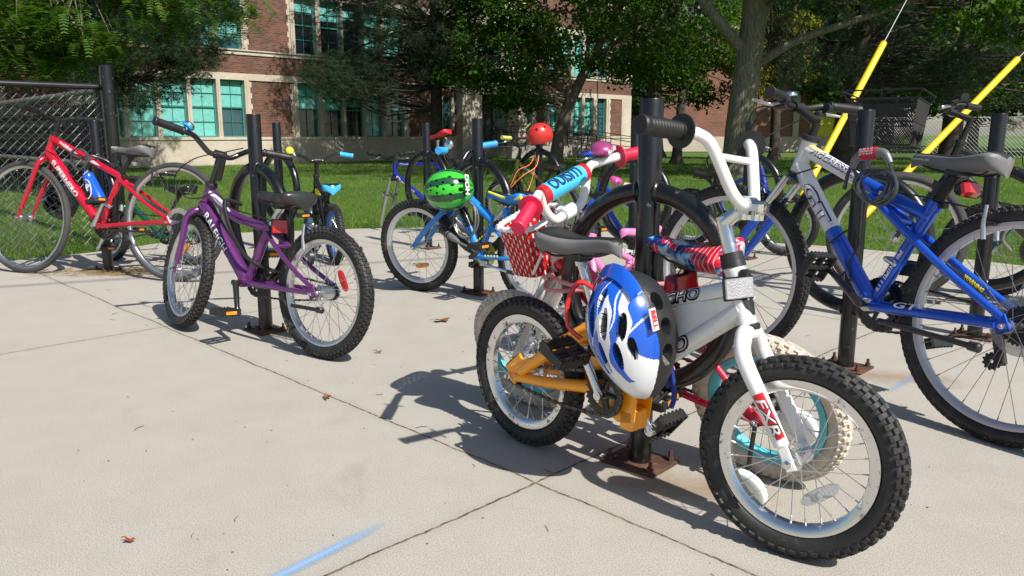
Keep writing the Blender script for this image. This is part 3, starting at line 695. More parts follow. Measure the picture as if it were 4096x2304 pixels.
bay([(-3.56, -3.16)], 1.0, 2.2, [(0, 0, 1)], -3.7, -3.02); bay([(.62, 1.12)], Z0, 2.2, [(.4, 0, 1)], .45, 1.3)
E0, E1 = -26., 7.72
for a, b_ in ((E0, -2.9), (.45, E1)):
    wb_(stone, a, b_, -.1, .70, -.10, .4); wb_(stone, a, b_, .70, Z0, -.13, .4); wb_(stone, a, b_, Z1, Z2, -.035, .4)
    wb_(wall, a, b_, Z2, Z3, 0, .4); wb_(stone, a, b_, Z3, Z4-.035, -.03, .4); wb_(stone, a, b_, Z4-.035, Z4, -.07, .4); wb_(stone, a, b_, Z5, Z5+.2, -.03, .4); wb_(wall, a, b_, Z5+.2, 6.3, 0, .4); wb_(stone, a, b_, 6.3, 6.5, -.08, .4)
for za, zb in ((Z0, Z1), (Z4, Z5)):
    for a, b_ in ((E0, -22.1), (-17.33, -15.75), (-10.98, -9.52), (-5.14, -3.7), (-3.02, -2.9), (1.3, 1.98), (6.14, 7.02)):
        wb_(wall, a, b_, za, zb, 0, .4)
        if b_-a > .4:
            k = 0; z = za
            while z < zb-.05:
                wq = .10 if k % 2 else .055; h_ = min(.16, zb-z)
                wb_(stone, a, a+wq, z, z+h_-.004, -.006, 0.0); 
                if b_ < 7: wb_(stone, b_-wq, b_, z, z+h_-.004, -.006, 0.0)
                z += h_; k += 1
wb_(wall, -3.7, -3.02, 2.2, Z1, 0, .4); wb_(wall, -3.7, -3.02, Z0, 1.0, 0, .4); wb_(wall, .45, 1.3, 2.2, Z1, 0, .4)
for za, zb in ((Z4, Z5),): wb_(wall, -3.7, -3.02, za, zb, 0, .4); wb_(wall, .45, 1.3, za, zb, 0, .4)
for za, zb in ((Z0, Z1), (Z4, Z5)): wb_(stone, 7.02, E1, za, zb, -.03, .4)
# entrance bay: stone piers, door recess, carved panels
wb_(stone, -2.9, -2.5, -.1, 3.42, -.35, .4); wb_(stone, -2.46, -1.8, -.1, 2.9, -.22, .4); wb_(stone, .02, .45, -.1, 3.42, -.35, .4)
wb_(stone, -2.5, .02, 2.9, 3.42, -.30, .4); wb_(stone, -2.9, .45, 4.8, 6.4, -.30, .4)
wb_(stone, -1.80, .02, 2.35, 2.9, -.2, .4)
for x in (-2.7, -2.13, .23):
    for z in (1.0, 2.0, 3.0): wb_(stone, x-.07, x+.07, z, z+.55, -.40 if x != -2.13 else -.26, -.35 if x != -2.13 else -.22)
wall.build('wall', BRK, SB, smooth=0); stone.build('stone_trim', STN, SB, smooth=0)
q = MB(); wb_(q, -1.80, .02, 0, 2.35, .30, .39); wb_(q, -24, 7.5, 0, 6.2, .42, .5); q.build('door_recess', DOOR, SB, smooth=0)
q = MB()
for i in range(2): wb_(q, -1.72+i*.88, -.92+i*.88, .05, 2.1, .24, .28)
q.build('door', mat('dark green door', (.004, .009, .008), rough=.5), SB, smooth=0)
q = MB(); wb_(q, E0, E1, 6.5, 6.56, -.1, 12); q.build('roof', mat('roof felt', .05, rough=.9), SB, smooth=0)
q = MB(); wb_(q, E1-.4, E1, -.1, 6.5, .4, 12); q.build('side_wall', BRK, SB, smooth=0)
# ramp with railing in front of the entrance
def L3(x, y, z): return BR @ V(x, y, z)
q = MB(); q.add([L3(*p) for p in ((-1.9, -.45, 0), (5.6, -.45, 0), (5.6, -1.9, 0), (-1.9, -1.9, 0), (-1.9, -.45, .42), (1.2, -.45, .42), (1.2, -1.9, .42), (-1.9, -1.9, .42))],
    [(4, 7, 6, 5), (7, 3, 2, 6), (4, 5, 1, 0), (5, 6, 2, 1), (4, 0, 3, 7)]); rp = q.build('ramp', mat('ramp concrete', (.30, .28, .25), rough=.9, var=.1), None, smooth=0)
tag(rp, 'low concrete ramp rising to the dark school entrance', 'ramp')
RAILM = mat('black railing paint', .012, rough=.4)
rl = MB()
for yy in (-1.85, -.55):
    for k, h_ in enumerate((.30, .52, .74)):
        rl.tube([L3(-1.9, yy, .42+h_), L3(1.2, yy, .42+h_), L3(5.6, yy, h_)], .016, 6)
    for x in (-1.9, -.6, .6, 1.2, 2.4, 3.6, 4.6, 5.6):
        zb = .42 if x <= 1.2 else .42*(5.6-x)/4.4; rl.bar(L3(x, yy, zb), L3(x, yy, zb+.75), .018, n=6)
tag(rl.build('railing', RAILM, None), 'black three bar railing along the entrance ramp', 'railing')
# far brick wing to the right, facing the camera
M2 = Matrix.Translation((0, 41, 0)); SW = empty('brick_wing', M2, 'plain orange brick building with a pale base seen behind the big trunk', 'building')
q = MB(); wb_(q, 7.2, 19.5, .75, 6.0, 0, .4); q.build('wall', BRK2, SW, smooth=0)
q = MB(); wb_(q, 7.2, 19.5, 0, .75, -.06, .4); wb_(q, 14.3, 14.6, .75, 6, -.08, -.001); wb_(q, 7.2, 19.5, 6.0, 6.4, -.06, .4); q.build('stone_base', STN, SW, smooth=0)
q = MB(); wb_(q, 15.2, 16.6, .76, 2.6, -.05, -.001); wb_(q, 15.2, 16.6, 3.0, 4.1, -.05, -.001); q.build('yellow_panel', mat('yellow panel', (.62, .58, .02), rough=.5), SW, smooth=0)
q = MB(); wb_(q, 15.2, 16.6, 2.6, 3.0, -.03, -.001); wb_(q, 17.6, 19.0, 1.0, 2.4, -.03, -.001); q.build('window', GLS2, SW, smooth=0)
# yellow leaning guy wire guards with wires
def guy(name, a, b_, top, label):
    a, b_, top = V(a), V(b_), V(top); q = MB(); q.tube([a, a.lerp(b_, .5), b_], .036, 14); d = (b_-a).normalized()
    G = q.build(name, mat('yellow plastic guard', (.80, .56, .005), rough=.4, var=.08, dirt=((.35, .28, .05), .30)), None); tag(G, label, 'cable guard', 'yellow guards round the guy wires')
    q = MB(); q.tube([a+d*.02, top], .006, 6); q.build('guy_wire', mat('galvanised wire', .35, rough=.4, metal=.8), G)
    q = MB(); q.tube([b_-d*.02+d.orthogonal()*.0318*0, b_], .0368, 14); q.build('guard_rim', mat('yellow guard edge', (.6, .40, .0), rough=.5), G)
a, b_ = V(2.78, 7.9, -.02), V(4.08, 9.0, 1.83); guy('guy_wire_guard', a, b_, b_+(b_-a)*2.2, 'yellow guy wire guard leaning right just beside the big tree trunk')
a, b_ = V(3.48, 7.9, -.02), V(5.57, 9.0, 1.66); guy('guy_wire_guard', a, b_, b_+(b_-a)*1.8, 'yellow guy wire guard nearest the right edge, leaning lower than the other')
# racks: post, ring, rusty base plate
RUST = mat('rusted steel plate', (.065, .028, .018), rough=.85, var=.4, bump=.5, bscale=60, dirt=((.15, .065, .03), .42))
def rack(x, y, label, ring=True, h=.925, rot=-45):
    M = Matrix.Translation((x, y, 0)) @ Matrix.Rotation(R_(rot), 4, 'Z'); E = empty('bike_rack', M, label, 'bike rack', 'black post and ring bike racks')
    q = MB(); q.lathe([(.008, .0290), (h-.004, .0290), (h, .0275), (h, .022), (h-.002, .020)], (0, 0, 0), (0, 0, 1), 28)
    q.lathe([(h-.012, .0001), (h-.010, .0225)], (0, 0, 0), (0, 0, 1), 20); q.build('post', RACKP, E)
    if ring:
        q = MB(); rc = .4655; rr = .239; q.tube([V(rr*math.cos(a), 0, rc+rr*math.sin(a)) for a in [2*math.pi*i/72 for i in range(72)]], .0238, 18, closed=True); q.build('ring', RACKP, E)
        for z in (rc+rr, rc-rr):
            q = MB()
            for s_ in (-1, 1): q.lathe([(0, .026), (.004, .0285), (.008, .026), (.010, .0230)], (s_*.0245, 0, z), (s_, 0, 0), 20)
            q.build('weld', RACKP, E)
    q = MB(); q.box((0, 0, .0045), (.160, .130, .009), ch=.002)
    q.build('base_plate', RUST, E)
    for sx_, sy_ in ((-1, -1), (1, 1), (-1, 1), (1, -1)):
        q = MB(); q.lathe([(.009, .010), (.020, .010), (.020, .0058), (.036, .0055)], (sx_*.062, sy_*.048, 0), (0, 0, 1), 6); q.build('bolt', RUST, E)
    return E
rack(.334, 1.932, 'black post and ring rack behind the orange and white bicycle, nearest the camera', rot=-42)
rack(-1.075, 3.347, 'black post and ring rack the purple bicycle leans on')
rack(-2.53, 4.87, 'black post and ring rack behind the red bicycle, left of all')
rack(1.225, 2.788, 'black post and ring rack behind the blue mountain bicycle')
rack(-.18, 4.18, 'black post and ring rack between the green helmet and the blue saddle')
rack(-1.66, 5.66, 'black post and ring rack behind the tiny black bicycle')
rack(-.63, 5.9, 'black post and ring rack beside the saddle of the dark blue bicycle')
rack(.71, 4.6, 'black post and ring rack behind the small cobalt bicycle')
rack(1.96, 3.24, 'black post and ring rack just right of the grey and black saddle')
rack(.23, 6.77, 'black post and ring rack with the red helmet hung on its ring')
rack(1.6, 5.4, 'black post and ring rack half hidden by the big tree trunk')
# ---- chain link fence
FBLK = mat('black fence steel', .014, rough=.32, coat=.2, var=.2); LINK = mat('black coated link wire', (.11, .11, .12), rough=.22, metal=.8)
def chainlink(name, a, b_, h, label, z0=.0, rails=(), m=LINK, pitch=.058, r=.0027, post_m=FBLK, posts=2, pr=.024, rail_m=None):
    a, b_ = V(a), V(b_); L = (b_-a).length; d = (b_-a)/L; nrm = V(-d.y, d.x, 0); E = empty(name, Matrix.Translation(a), label, 'fence')
    T_ = Matrix.Translation(-a); q = MB(); H = h-z0; n_ = int((L+H)/pitch)
    for i in range(-int(H/pitch)-1, n_):
        for sg in (1, -1):
            s0, s1 = i*pitch, i*pitch+H; za, zb = z0, h
            if s0 < 0: za = z0-s0; s0 = 0
            if s1 > L: zb = h-(s1-L); s1 = L
            if zb-za < .02: continue
            if sg < 0: za, zb = h+z0-za, h+z0-zb
            k = max(2, int(abs(zb-za)/pitch)+1)
            q.tube([a+d*(s0+(s1-s0)*j/k)+V(0, 0, za+(zb-za)*j/k)+nrm*(.004 if j % 2 else -.004)*sg for j in range(k+1)], r, 3, cap=False)
    q.build('wire_mesh', m, E, T_, smooth=0)
    for z in (h-.02,)+tuple(rails):
        q = MB(); q.tube([a+V(0, 0, z)+nrm*.03, b_+V(0, 0, z)+nrm*.03], .021, 12); q.build('rail', rail_m or post_m, E, T_)
    for i in range(posts):
        p = a.lerp(b_, i/(posts-1)) if posts > 1 else b_; q = MB(); q.tube([p+V(0, 0, -.03)+nrm*.03, p+V(0, 0, h+.02)+nrm*.03], pr, 12); q.build('post', post_m, E, T_)
    return E
FE = chainlink('chain_link_fence', (-2.98, 5.90, 0), (-8.3, .9, 0), 1.20, 'black wire fence running towards the left edge behind the red bicycle', z0=.05, rails=(), posts=2)
FB = chainlink('chain_link_fence', (-3.02, 5.98, 0), (-8.6, 11.9, 0), 1.18, 'black wire fence with a dark screen running away behind the red bicycle', z0=.25, rails=(.62,), posts=3, rail_m=mat('grey rail', (.20, .20, .20), rough=.4, metal=.5))
q = MB(); a, b_ = V(-3.1, 6.10, 0), V(-8.7, 12.05, 0); q.add([a+V(0, 0, .36), b_+V(0, 0, .36), b_+V(0, 0, 1.08), a+V(0, 0, 1.08)], [(0, 1, 2, 3)])
q.add([p+V(.004, .004, 0) for p in (a+V(0, 0, .36), b_+V(0, 0, .36), b_+V(0, 0, 1.08), a+V(0, 0, 1.08))], [(3, 2, 1, 0)])
q.build('screen', mat('black screen cloth', .010, rough=.8, var=.5), FB, Matrix.Translation(V(3.02, -5.98, 0)), smooth=0)
q = MB(); q.lathe([(-.03, .046), (1.30, .046), (1.325, .044), (1.33, .030), (1.33, .0001)], (-2.905, 5.83, 0), (0, 0, 1), 24)
for z in (.62, .98, 1.14): q.lathe([(z-.012, .0485), (z+.012, .0485)], (-2.905, 5.83, 0), (0, 0, 1), 24)
tag(q.build('fence_post', RACKP, None), 'thick black steel corner post of the wire fence', 'fence post')
chainlink('chain_link_fence', (13.5, 31, 0), (30, 27, 0), 1.5, 'grey wire fence far off at the right edge beyond the lawn', pitch=.14, r=.006, m=mat('grey wire', .3, rough=.5, metal=.5), post_m=mat('grey post', .35, rough=.5, metal=.5), posts=7)
# ---- trees
BARK = mat('grey brown bark', (.15, .125, .095), rough=.95, var=.35, bump=1.0, bscale=26, dirt=((.06, .05, .04), .45))
BARKD = mat('dark bark', (.055, .042, .034), rough=.95, var=.4, bump=1., bscale=30)
m, t, b = shader('furrowed bark'); tc = nd(t, 'ShaderNodeTexCoord'); mp = nd(t, 'ShaderNodeMapping'); mp.inputs['Scale'].default_value = (1, 1, .16); t.links.new(tc.outputs['Object'], mp.inputs[0])
n1 = noise(t, mp.outputs[0], 34, 6, .6, .5); n2 = noise(t, tc.outputs['Object'], 3, 4)
t.links.new(mixc(t, .4, ramp(t, n1, [(.36, (.045, .038, .028)), (.55, (.21, .18, .13)), (.7, (.30, .27, .20))]), ramp(t, n2, [(.3, (.14, .13, .08)), (.7, (.26, .23, .18))])), b.inputs['Base Color']); b.inputs['Roughness'].default_value = .95; bumpn(t, b, n1, 1., .05); BARKF = m
LM = leafmat('maple leaf', (.024, .075, .008), (.082, .165, .016), .36, c3=(.15, .20, .02))
LLO = leafmat('locust leaflet', (.030, .085, .012), (.090, .165, .022), .36, c3=(.24, .19, .03))
LP = leafmat('pine needle', (.009, .030, .013), (.032, .062, .020), .10, .6, (.085, .09, .03))
LS = leafmat('blue green needle', (.022, .055, .034), (.065, .105, .048), .12, .6, (.17, .15, .05))
LY = leafmat('yellowing leaf', (.07, .12, .010), (.26, .22, .018), .30)
LD = leafmat('dark leaf', (.012, .042, .008), (.042, .095, .013), .24)
def leaves(kind, C, rad, per, size):
    """C: cluster centres (n,3)"""
    n_ = len(C)*per; c = np.repeat(C, per, 0); rr = np.repeat(np.asarray(rad), per)[:, None] if np.ndim(rad) else rad
    d = rng.normal(0, 1, (n_, 3)); d /= np.linalg.norm(d, axis=1)[:, None]; p = c+d*rr*(rng.random((n_, 1))**.5)*np.array([1.25, 1.25, .75])
    if kind == 'broad':
        nn = rng.normal(0, 1, (n_, 3))+np.array([0, 0, .9]); nn /= np.linalg.norm(nn, axis=1)[:, None]
        u = np.cross(nn, rng.normal(0, 1, (n_, 3))); u /= np.linalg.norm(u, axis=1)[:, None]; v = np.cross(nn, u); s_ = size*(.6+.8*rng.random((n_, 1)))
        return np.stack([p-u*s_, p-v*s_*.62+u*s_*.1+nn*s_*.15, p-v*s_*.25+u*s_*.45, p+u*s_, p+v*s_*.25+u*s_*.45, p+v*s_*.62+u*s_*.1+nn*s_*.15], 1)
    if kind == 'locust':     # feather fronds: pairs of leaflets along a drooping stalk
        ax = rng.normal(0, 1, (n_, 3)); ax[:, 2] = ax[:, 2]*.35-.35; ax /= np.linalg.norm(ax, axis=1)[:, None]
        sd_ = np.cross(ax, [0, 0, 1.]); sd_ /= np.linalg.norm(sd_, axis=1)[:, None]; out = []; L = size*(.7+.6*rng.random((n_, 1)))
        for k in range(7):
            for sg in (-1, 1):
                o = p+ax*L*(k/7)+np.array([0, 0, -1])*L*(k/7)**2*.35; tip = o+sd_*sg*L*.26*(1-.45*k/7)+ax*L*.08; w_ = ax*L*.055
                out.append(np.stack([o-w_, tip-w_*.7, tip+w_*.7, o+w_], 1))
        return np.concatenate(out)
    # needles: tufts of thin blades
    ax = rng.normal(0, 1, (n_, 3)); ax[:, 2] = abs(ax[:, 2])*.5+.15; ax /= np.linalg.norm(ax, axis=1)[:, None]; out = []
    for k in range(15):
        dv = ax*.75+rng.normal(0, .55, (n_, 3)); dv /= np.linalg.norm(dv, axis=1)[:, None]; L = size*(.7+.5*rng.random((n_, 1)))
        sd_ = np.cross(dv, rng.normal(0, 1, (n_, 3))); sd_ /= np.linalg.norm(sd_, axis=1)[:, None]; o = p+ax*size*.5*(k/15-.5)
        out.append(np.stack([o-sd_*.0035, o+sd_*.0035, o+dv*L], 1))
    return np.concatenate(out)
def crown_pts(c, r, n_, droop=0., shell=.55, zmin=None, gap=.0):
    out = []; c = np.array(c); r = np.array(r)
    while len(out) < n_:
        d = rng.normal(0, 1, 3); d /= np.linalg.norm(d); k = shell+(1-shell)*rng.random(); k *= 1+.22*math.sin(d[0]*5.1+c[0])*math.cos(d[2]*4.3+c[1])
        p = c+d*r*k
        if zmin is not None and p[2] < zmin: continue
        out.append(p)
    return np.array(out)
def tree(name, label, cat, base, trunk, crowns, kind, m, bark, per=60, size=.09, rad=.42, zt=None, limb=True, group='trees round the school'):
    """trunk: list of (points, r0, r1) tubes; crowns: list of (centre, radii, clusters)"""
    base = V(base); E = empty(name, Matrix.Translation(base), label, cat, group); T_ = Matrix.Translation(-base)
    q = MB(); Cs = [crown_pts(c, r, n_, zmin=.9) for c, r, n_ in crowns]; C = np.concatenate(Cs)
    for pts, r0, r1 in trunk:
        P_ = cr([V(p) for p in pts], 6); N_ = len(P_); q.tube(P_, [r0*(1+.5*max(0, 1-i/(N_*.12))**2 if pts[0][2] < .2 else 1)*(1-i/(N_-1))+r1*i/(N_-1) for i in range(N_)], 16)
    q.build('trunk', bark, E, T_)
    q = MB(); ends = [cr([V(p) for p in pts], 6) for pts, r0, r1 in trunk]; allp = [p for e in ends for p in e if p.z > base.z+1.2]; ca = np.array([tuple(p) for p in allp])
    for p in C:
        dd = np.linalg.norm((ca-p)*np.array([1, 1, 1.4]), axis=1)+rng.random(len(ca))*1.2; s_ = V(allp[int(dd.argmin())]); e = V(p); L = (e-s_).length
        md = s_.lerp(e, .5)+V(*(rng.normal(0, .07, 3)*L))+V(0, 0, L*(.08 if kind != 'needle' else -.05)); r_ = .007+.010*L
        q.tube([s_, s_.lerp(md, .6), md, md.lerp(e, .6), e], [r_, .004], 5, cap=False)
    q.build('branches', bark, E, T_)
    P_ = leaves(kind, C-np.array(base)[None, :], rng.uniform(rad*.6, rad*1.25, len(C)), per, size)
    quads('crown', P_, m, parent=E); return E
# ------------------------------------------------------------------ the bicycles
ORG = paint('orange frame paint', (.95, .36, .005), dirt=((.40, .14, .02), .25))
BLU = paint('metallic blue paint', (.012, .10, .62), metal=.35, rough=.3, dirt=((.02, .03, .06), .27))
NAVY = paint('dark blue paint', (.012, .02, .28), metal=.2, rough=.28, dirt=((.4, .4, .45), .29))
PUR = paint('metallic purple paint', (.175, .040, .20), metal=.55, rough=.32, dirt=((.3, .16, .3), .30))
RED = paint('glossy red paint', (.50, .004, .024), metal=.1, rough=.22, dirt=((.25, .02, .02), .27))
CRIM = paint('crimson paint', (.66, .01, .06), rough=.25)
CYAB = paint('bright blue paint', (.01, .24, .72), rough=.3, dirt=((.02, .1, .3), .27))
GRN = paint('dark green paint', (.008, .09, .05), metal=.4, rough=.25)
OLV = paint('olive gold paint', (.30, .29, .04), metal=.5, rough=.3)
PNK = paint('pink paint', (.80, .25, .50), rough=.3)
TEA = paint('teal paint', (.01, .14, .14), metal=.3, rough=.3)
YEL = paint('yellow paint', (.85, .72, .01), rough=.35)
SIL = paint('silver grey paint', (.30, .30, .29), metal=.6, rough=.4)
CYR = mat('cyan rim', (.11, .52, .62), rough=.45, var=.08)
BLR = mat('blue rim', (.01, .12, .48), rough=.4)
REDG = mat('red rubber grip', (.66, .012, .06), rough=.5, var=.08)
BLUG = mat('blue rubber grip', (.03, .30, .72), rough=.5, var=.08)
LBG = mat('light blue plastic', (.05, .42, .80), rough=.4)
DWHT, DBLK, DNAV, DSIL = dmat('white', .72), dmat('black', .012), dmat('navy', (.01, .02, .12)), dmat('silver', (.5, .5, .52))
DYEL, DRED = dmat('yellow', (.85, .70, .01)), dmat('red', (.62, .01, .02))
def L2W(S, p): return S['M'] @ V(*p)

b1 = dict(name='childs_bicycle', label='small white and orange bicycle nearest the camera, blue and white helmet hung on its frame', pos=(.040, 2.069), hd=-48.4, lean=1, R=.206, wd=.0275, wb=.79, steer=12,
    htt=(.621, .573), htb=(.661, .455), bb=(.318, .230), stt=(.236, .425), htr=.021, paint=WHTS, frame_mats=[ORG], st_mat=1, stay_mat=1, stayr=.0135, str=.018, ss0=(.262, .375),
    tubes=[dict(p=[(.636, .530), (.45, .470), (.25, .405)], r=[.019, .017], m=(0, 1, .72)), dict(p=[(.650, .488), (.50, .375), (.33, .245)], r=[.023, .022], m=(0, 1, .72))],
    seat=(.185, .553), sad=dict(L=.262, Wd=.064, mtop=BLKM, mside=GRY, h=.062), spm=CHRR, fork_paint=WHTS, forkr=(.0185, .0150), cw=.056, rim=CHRR, rimd=.022, tyre=RUB, spoke_m=STL, nutm=CHRR,
    barc=(.636, .700), quill=.105, quillr=.0155, stemm=CHRR, bigclamp=1, barr=.0122, barm=WHTS, cross=(.092, .098, -.036),
    bar=[(0, .012, 0), (0, .040, .004), (-.012, .066, .030), (-.040, .110, .110), (-.058, .136, .130), (-.070, .170, .132), (-.100, .288, .134)],
    gripl=.112, gripr=.0175, flange=.033, crank=-62, cranklen=.118, crankm=CHRR, ring=.054, peda=(-50, 25), norefl=1, peds=1.05, frefl=[(-52, CLRL)], spokes=28)
b2 = dict(name='mountain_bicycle', label='blue and white mountain bicycle with a black coiled combination lock on its frame', pos=(1.336, 2.068), hd=120.3, lean=-7, R=.33, wd=.026, wb=1.04, steer=14, rake=0,
    htt=(.768, .829), htb=(.802, .715), bb=(.433, .31), stt=(.278, .651), htr=.026, paint=WHTS, frame_mats=[BLU], ht_mat=0, st_mat=1, stay_mat=1, str=.0195, stayr=.0125, ss0=(.49, .655),
    tubes=[dict(p=[(.776, .795), (.55, .700), (.286, .600)], r=[.0245, .0205], m=(0, 1, .52)), dict(p=[(.796, .742), (.62, .530), (.437, .318)], r=[.0285, .0265], m=(0, 1, .47))],
    seat=(.235, .745), sad=dict(L=.285, Wd=.074, mtop=BLKM, mside=GRY, h=.06), spm=BLKM, spr=.0165, susp=1, fork_paint=BLU, stan=.3, rim=ALUW, rimd=.018, style='knob', tyre=RUB, spoke_m=DSTL, spokes=32,
    barc=(.838, .940), quill=.060, stemdrop=-.0, barm=BLKM, barsteer=4, barr=.0125,
    bar=[(0, .012, 0), (0, .05, .002), (-.012, .11, .016), (-.04, .15, .020), (-.075, .25, .020)], gripl=.125, gripr=.0165, crank=37, cranklen=.165, ring=.085, rings3=1, cass=7, rdisc='guard', peda=(62, 20), peds=1.2, norefl=1, nutm=ALU)
b3 = dict(name='childs_bicycle', label='purple bicycle with knobbly black tyres and a light blue bell', pos=(-.729, 2.913), hd=144.9, lean=-6.5, R=.252, wd=.0275, wb=.864, steer=-15,
    htt=(.733, .63), htb=(.782, .533), bb=(.466, .245), stt=(.331, .490), htr=.021, paint=PUR, stayr=.0095, str=.019,
    tubes=[dict(p=[(.742, .604), (.66, .558), (.56, .510), (.43, .486), (.335, .476)], r=[.0235, .0185]), dict(p=[(.776, .556), (.62, .40), (.468, .25)], r=[.030, .029])],
    seat=(.270, .575), sad=dict(L=.285, Wd=.092, mtop=mat('worn black vinyl', .025, rough=.32, var=.4), h=.062), spr=.0145, spm=ALU, rim=ALU, rimd=.018, cw=.056, forkr=(.0165, .0115), spokes=36,
    barc=(.690, .762), quill=.108, quillr=.0155, stemdrop=.01, stemm=BLKG, barm=BLKG, barr=.0112, barsteer=-22,
    bar=[(0, .012, 0), (0, .045, .0), (.0, .085, .028), (-.012, .120, .050), (-.035, .165, .054), (-.062, .282, .060)], gripl=.12, gripr=.0165, crank=-107, cranklen=.118, ring=.062, peda=(0, 0), frefl=[(55, ORGL)], rrefl=[(150, REDL)])
b4 = dict(name='road_bicycle', label='red bicycle with thin wheels and a blue water bottle, in front of the wire fence', pos=(-1.970, 4.520), hd=164.5, lean=-7, R=.345, wd=.0185, wb=1.083, steer=-1,
    htt=(.850, .849), htb=(.906, .717), bb=(.516, .311), stt=(.367, .618), htr=.022, paint=RED, stayr=.011, str=.019,
    tubes=[dict(p=[(.858, .818), (.372, .600)], r=[.0225, .019]), dict(p=[(.896, .746), (.520, .318)], r=[.031, .029])],
    seat=(.295, .735), sad=dict(L=.285, Wd=.078, mtop=BLKM, mside=GRY, h=.06), spm=BLKM, rim=ALU, rimd=.016, tyre=RUBG, style='street', cw=.05, forkr=(.0165, .0115), spoke_m=DSTL, spokes=32,
    barc=(.849, .941), quill=.09, barm=BLKM, bar=[(0, .012, 0), (0, .05, .0), (-.01, .11, .018), (-.035, .16, .024), (-.065, .290, .030)], gripl=.125, crank=121, cranklen=.165, crankm=ALU, ring=.085, rings3=1, cass=7, rdisc='guard', peda=(15, 0))
b7 = dict(name='childs_bicycle', label='bright blue and black bicycle with yellow stripes, green watermelon helmet hung on it', pos=(.13, 3.76), hd=141.6, lean=0, R=.252, wd=.0265, wb=.80, steer=9,
    htt=(.548, .602), htb=(.585, .497), bb=(.38, .233), stt=(.283, .420), htr=.020, paint=CYAB, frame_mats=[BLKG], stayr=.009, str=.0155,
    tubes=[dict(p=[(.555, .585), (.431, .512), (.283, .415)], r=[.025, .021]), dict(p=[(.572, .54), (.48, .44), (.384, .243)], r=[.024, .024], m=(1, 0, .66))],
    seat=(.188, .520), sad=dict(L=.265, Wd=.072, mtop=BLKG, mside=mat('blue saddle vinyl', (.01, .22, .70), rough=.3), h=.062, sag=.012), spm=ALU, fork_paint=CYAB, rim=ALUW, rimd=.022, cw=.05, forkr=(.0165, .014),
    barc=(.530, .700), quill=.10, barm=BLKG, bar=[(0, .012, 0), (0, .05, .0), (-.01, .10, .045), (-.04, .15, .072), (-.08, .262, .080)], gripm=BLUG, gripl=.11, crank=146, cranklen=.13, ring=.066, ringm=YEL, peda=(0, 0), frefl=[(-100, ORGL)], rrefl=[(20, REDL)])
m = bpy.data.materials.new('printed saddle vinyl'); m.use_nodes = True; t = m.node_tree; b = t.nodes['Principled BSDF']; tc = nd(t, 'ShaderNodeTexCoord')
n1 = noise(t, tc.outputs['Object'], 15, 5, .6, .6); w_ = nd(t, 'ShaderNodeTexWave'); w_.inputs['Scale'].default_value = 22; w_.inputs['Distortion'].default_value = 3; t.links.new(tc.outputs['Object'], w_.inputs[0])
cc = mixc(t, ramp(t, w_.outputs[1], [(.90, (0, 0, 0)), (.95, (1, 1, 1))]), (.60, .010, .035), (.6, .5, .5))
cc = mixc(t, ramp(t, n1, [(.52, (0, 0, 0)), (.54, (1, 1, 1))]), cc, ramp(t, noise(t, tc.outputs['Object'], 30, 3), [(.45, (.01, .02, .13)), (.52, (.10, .42, .70)), (.62, (.6, .6, .62))]))
t.links.new(cc, b.inputs['Base Color']); b.inputs['Roughness'].default_value = .3; SADP = m
b11 = dict(name='childs_bicycle', label='red and white bicycle with cream tyres, red grips and a woven basket', pos=(.655, 1.852), hd=136.8, lean=16, R=.2, wd=.0285, wb=.785, steer=3,
    htt=(.572, .605), htb=(.608, .492), bb=(.315, .215), stt=(.222, .512), htr=.020, paint=CRIM, frame_mats=[WHT], ht_mat=1, stayr=.0085, str=.0165, ss0=(.222, .465),
    tubes=[dict(p=[(.580, .575), (.43, .445), (.25, .355)], r=[.0175, .0155]), dict(p=[(.598, .525), (.45, .36), (.318, .225)], r=[.0185, .018])],
    seat=(.170, .572), sad=dict(L=.255, Wd=.078, mtop=SADP, mside=SADP, h=.062, sag=.012), tilt=.05, spm=CHR, fork_paint=WHT, rim=CYR, rimd=.020, tyre=RUBW, cw=.056, forkr=(.0185, .015),
    barc=(.525, .665), quill=.075, stemm=WHT, barm=WHT, barr=.0122, barsteer=2, cross=(.078, .100, -.0),
    bar=[(0, .012, 0), (0, .055, .0), (-.002, .085, .030), (-.008, .108, .086), (-.03, .145, .094), (-.048, .185, .092), (-.088, .290, .078)], gripm=REDG, gripl=.105, gripr=.0165, flange=.030, crank=160, cranklen=.10, ring=.05, rrefl=[(75, REDL)])
def kid(name, label, pos, to, R, paint_, lean=0, **k):
    s = R/.2; hd = math.degrees(math.atan2(to[1]-pos[1], to[0]-pos[0])); wb = math.hypot(to[1]-pos[1], to[0]-pos[0]); m = wb/.70
    d = dict(name=name, label=label, pos=pos, hd=hd, lean=lean, R=R, wd=.026, wb=wb, htt=(.50*m, .555*s), htb=(.535*m, .45*s), bb=(.28*m, .215*s), stt=(.19*m, .40*s), htr=.019, paint=paint_, stayr=.008, str=.0145,
        tubes=[dict(p=[(.508*m, .53*s), (.19*m, .39*s)], r=[.016, .015]), dict(p=[(.53*m, .475*s), (.28*m, .22*s)], r=[.019, .018])],
        seat=(.14*m, .505*s), sad=dict(L=.25, Wd=.065, mtop=BLKM, h=.055), spm=DARKM, barc=(.49*m, .655*s), quill=.09, bar=[(0, .012, 0), (0, .05, 0), (-.01, .10, .04), (-.04, .15, .06), (-.06, .25, .065)], crank=30, cranklen=.10, ring=.055)
    d.update(k); return d
b5 = kid('childs_bicycle', 'small dark green bicycle behind the red one, beside the fence', (-2.08, 5.10), (-2.72, 5.30), .17, GRN, lean=-4, seat=(.10, .475), cranklen=.09, steer=-20, sad=dict(L=.24, Wd=.06, mtop=BLKG, h=.05))
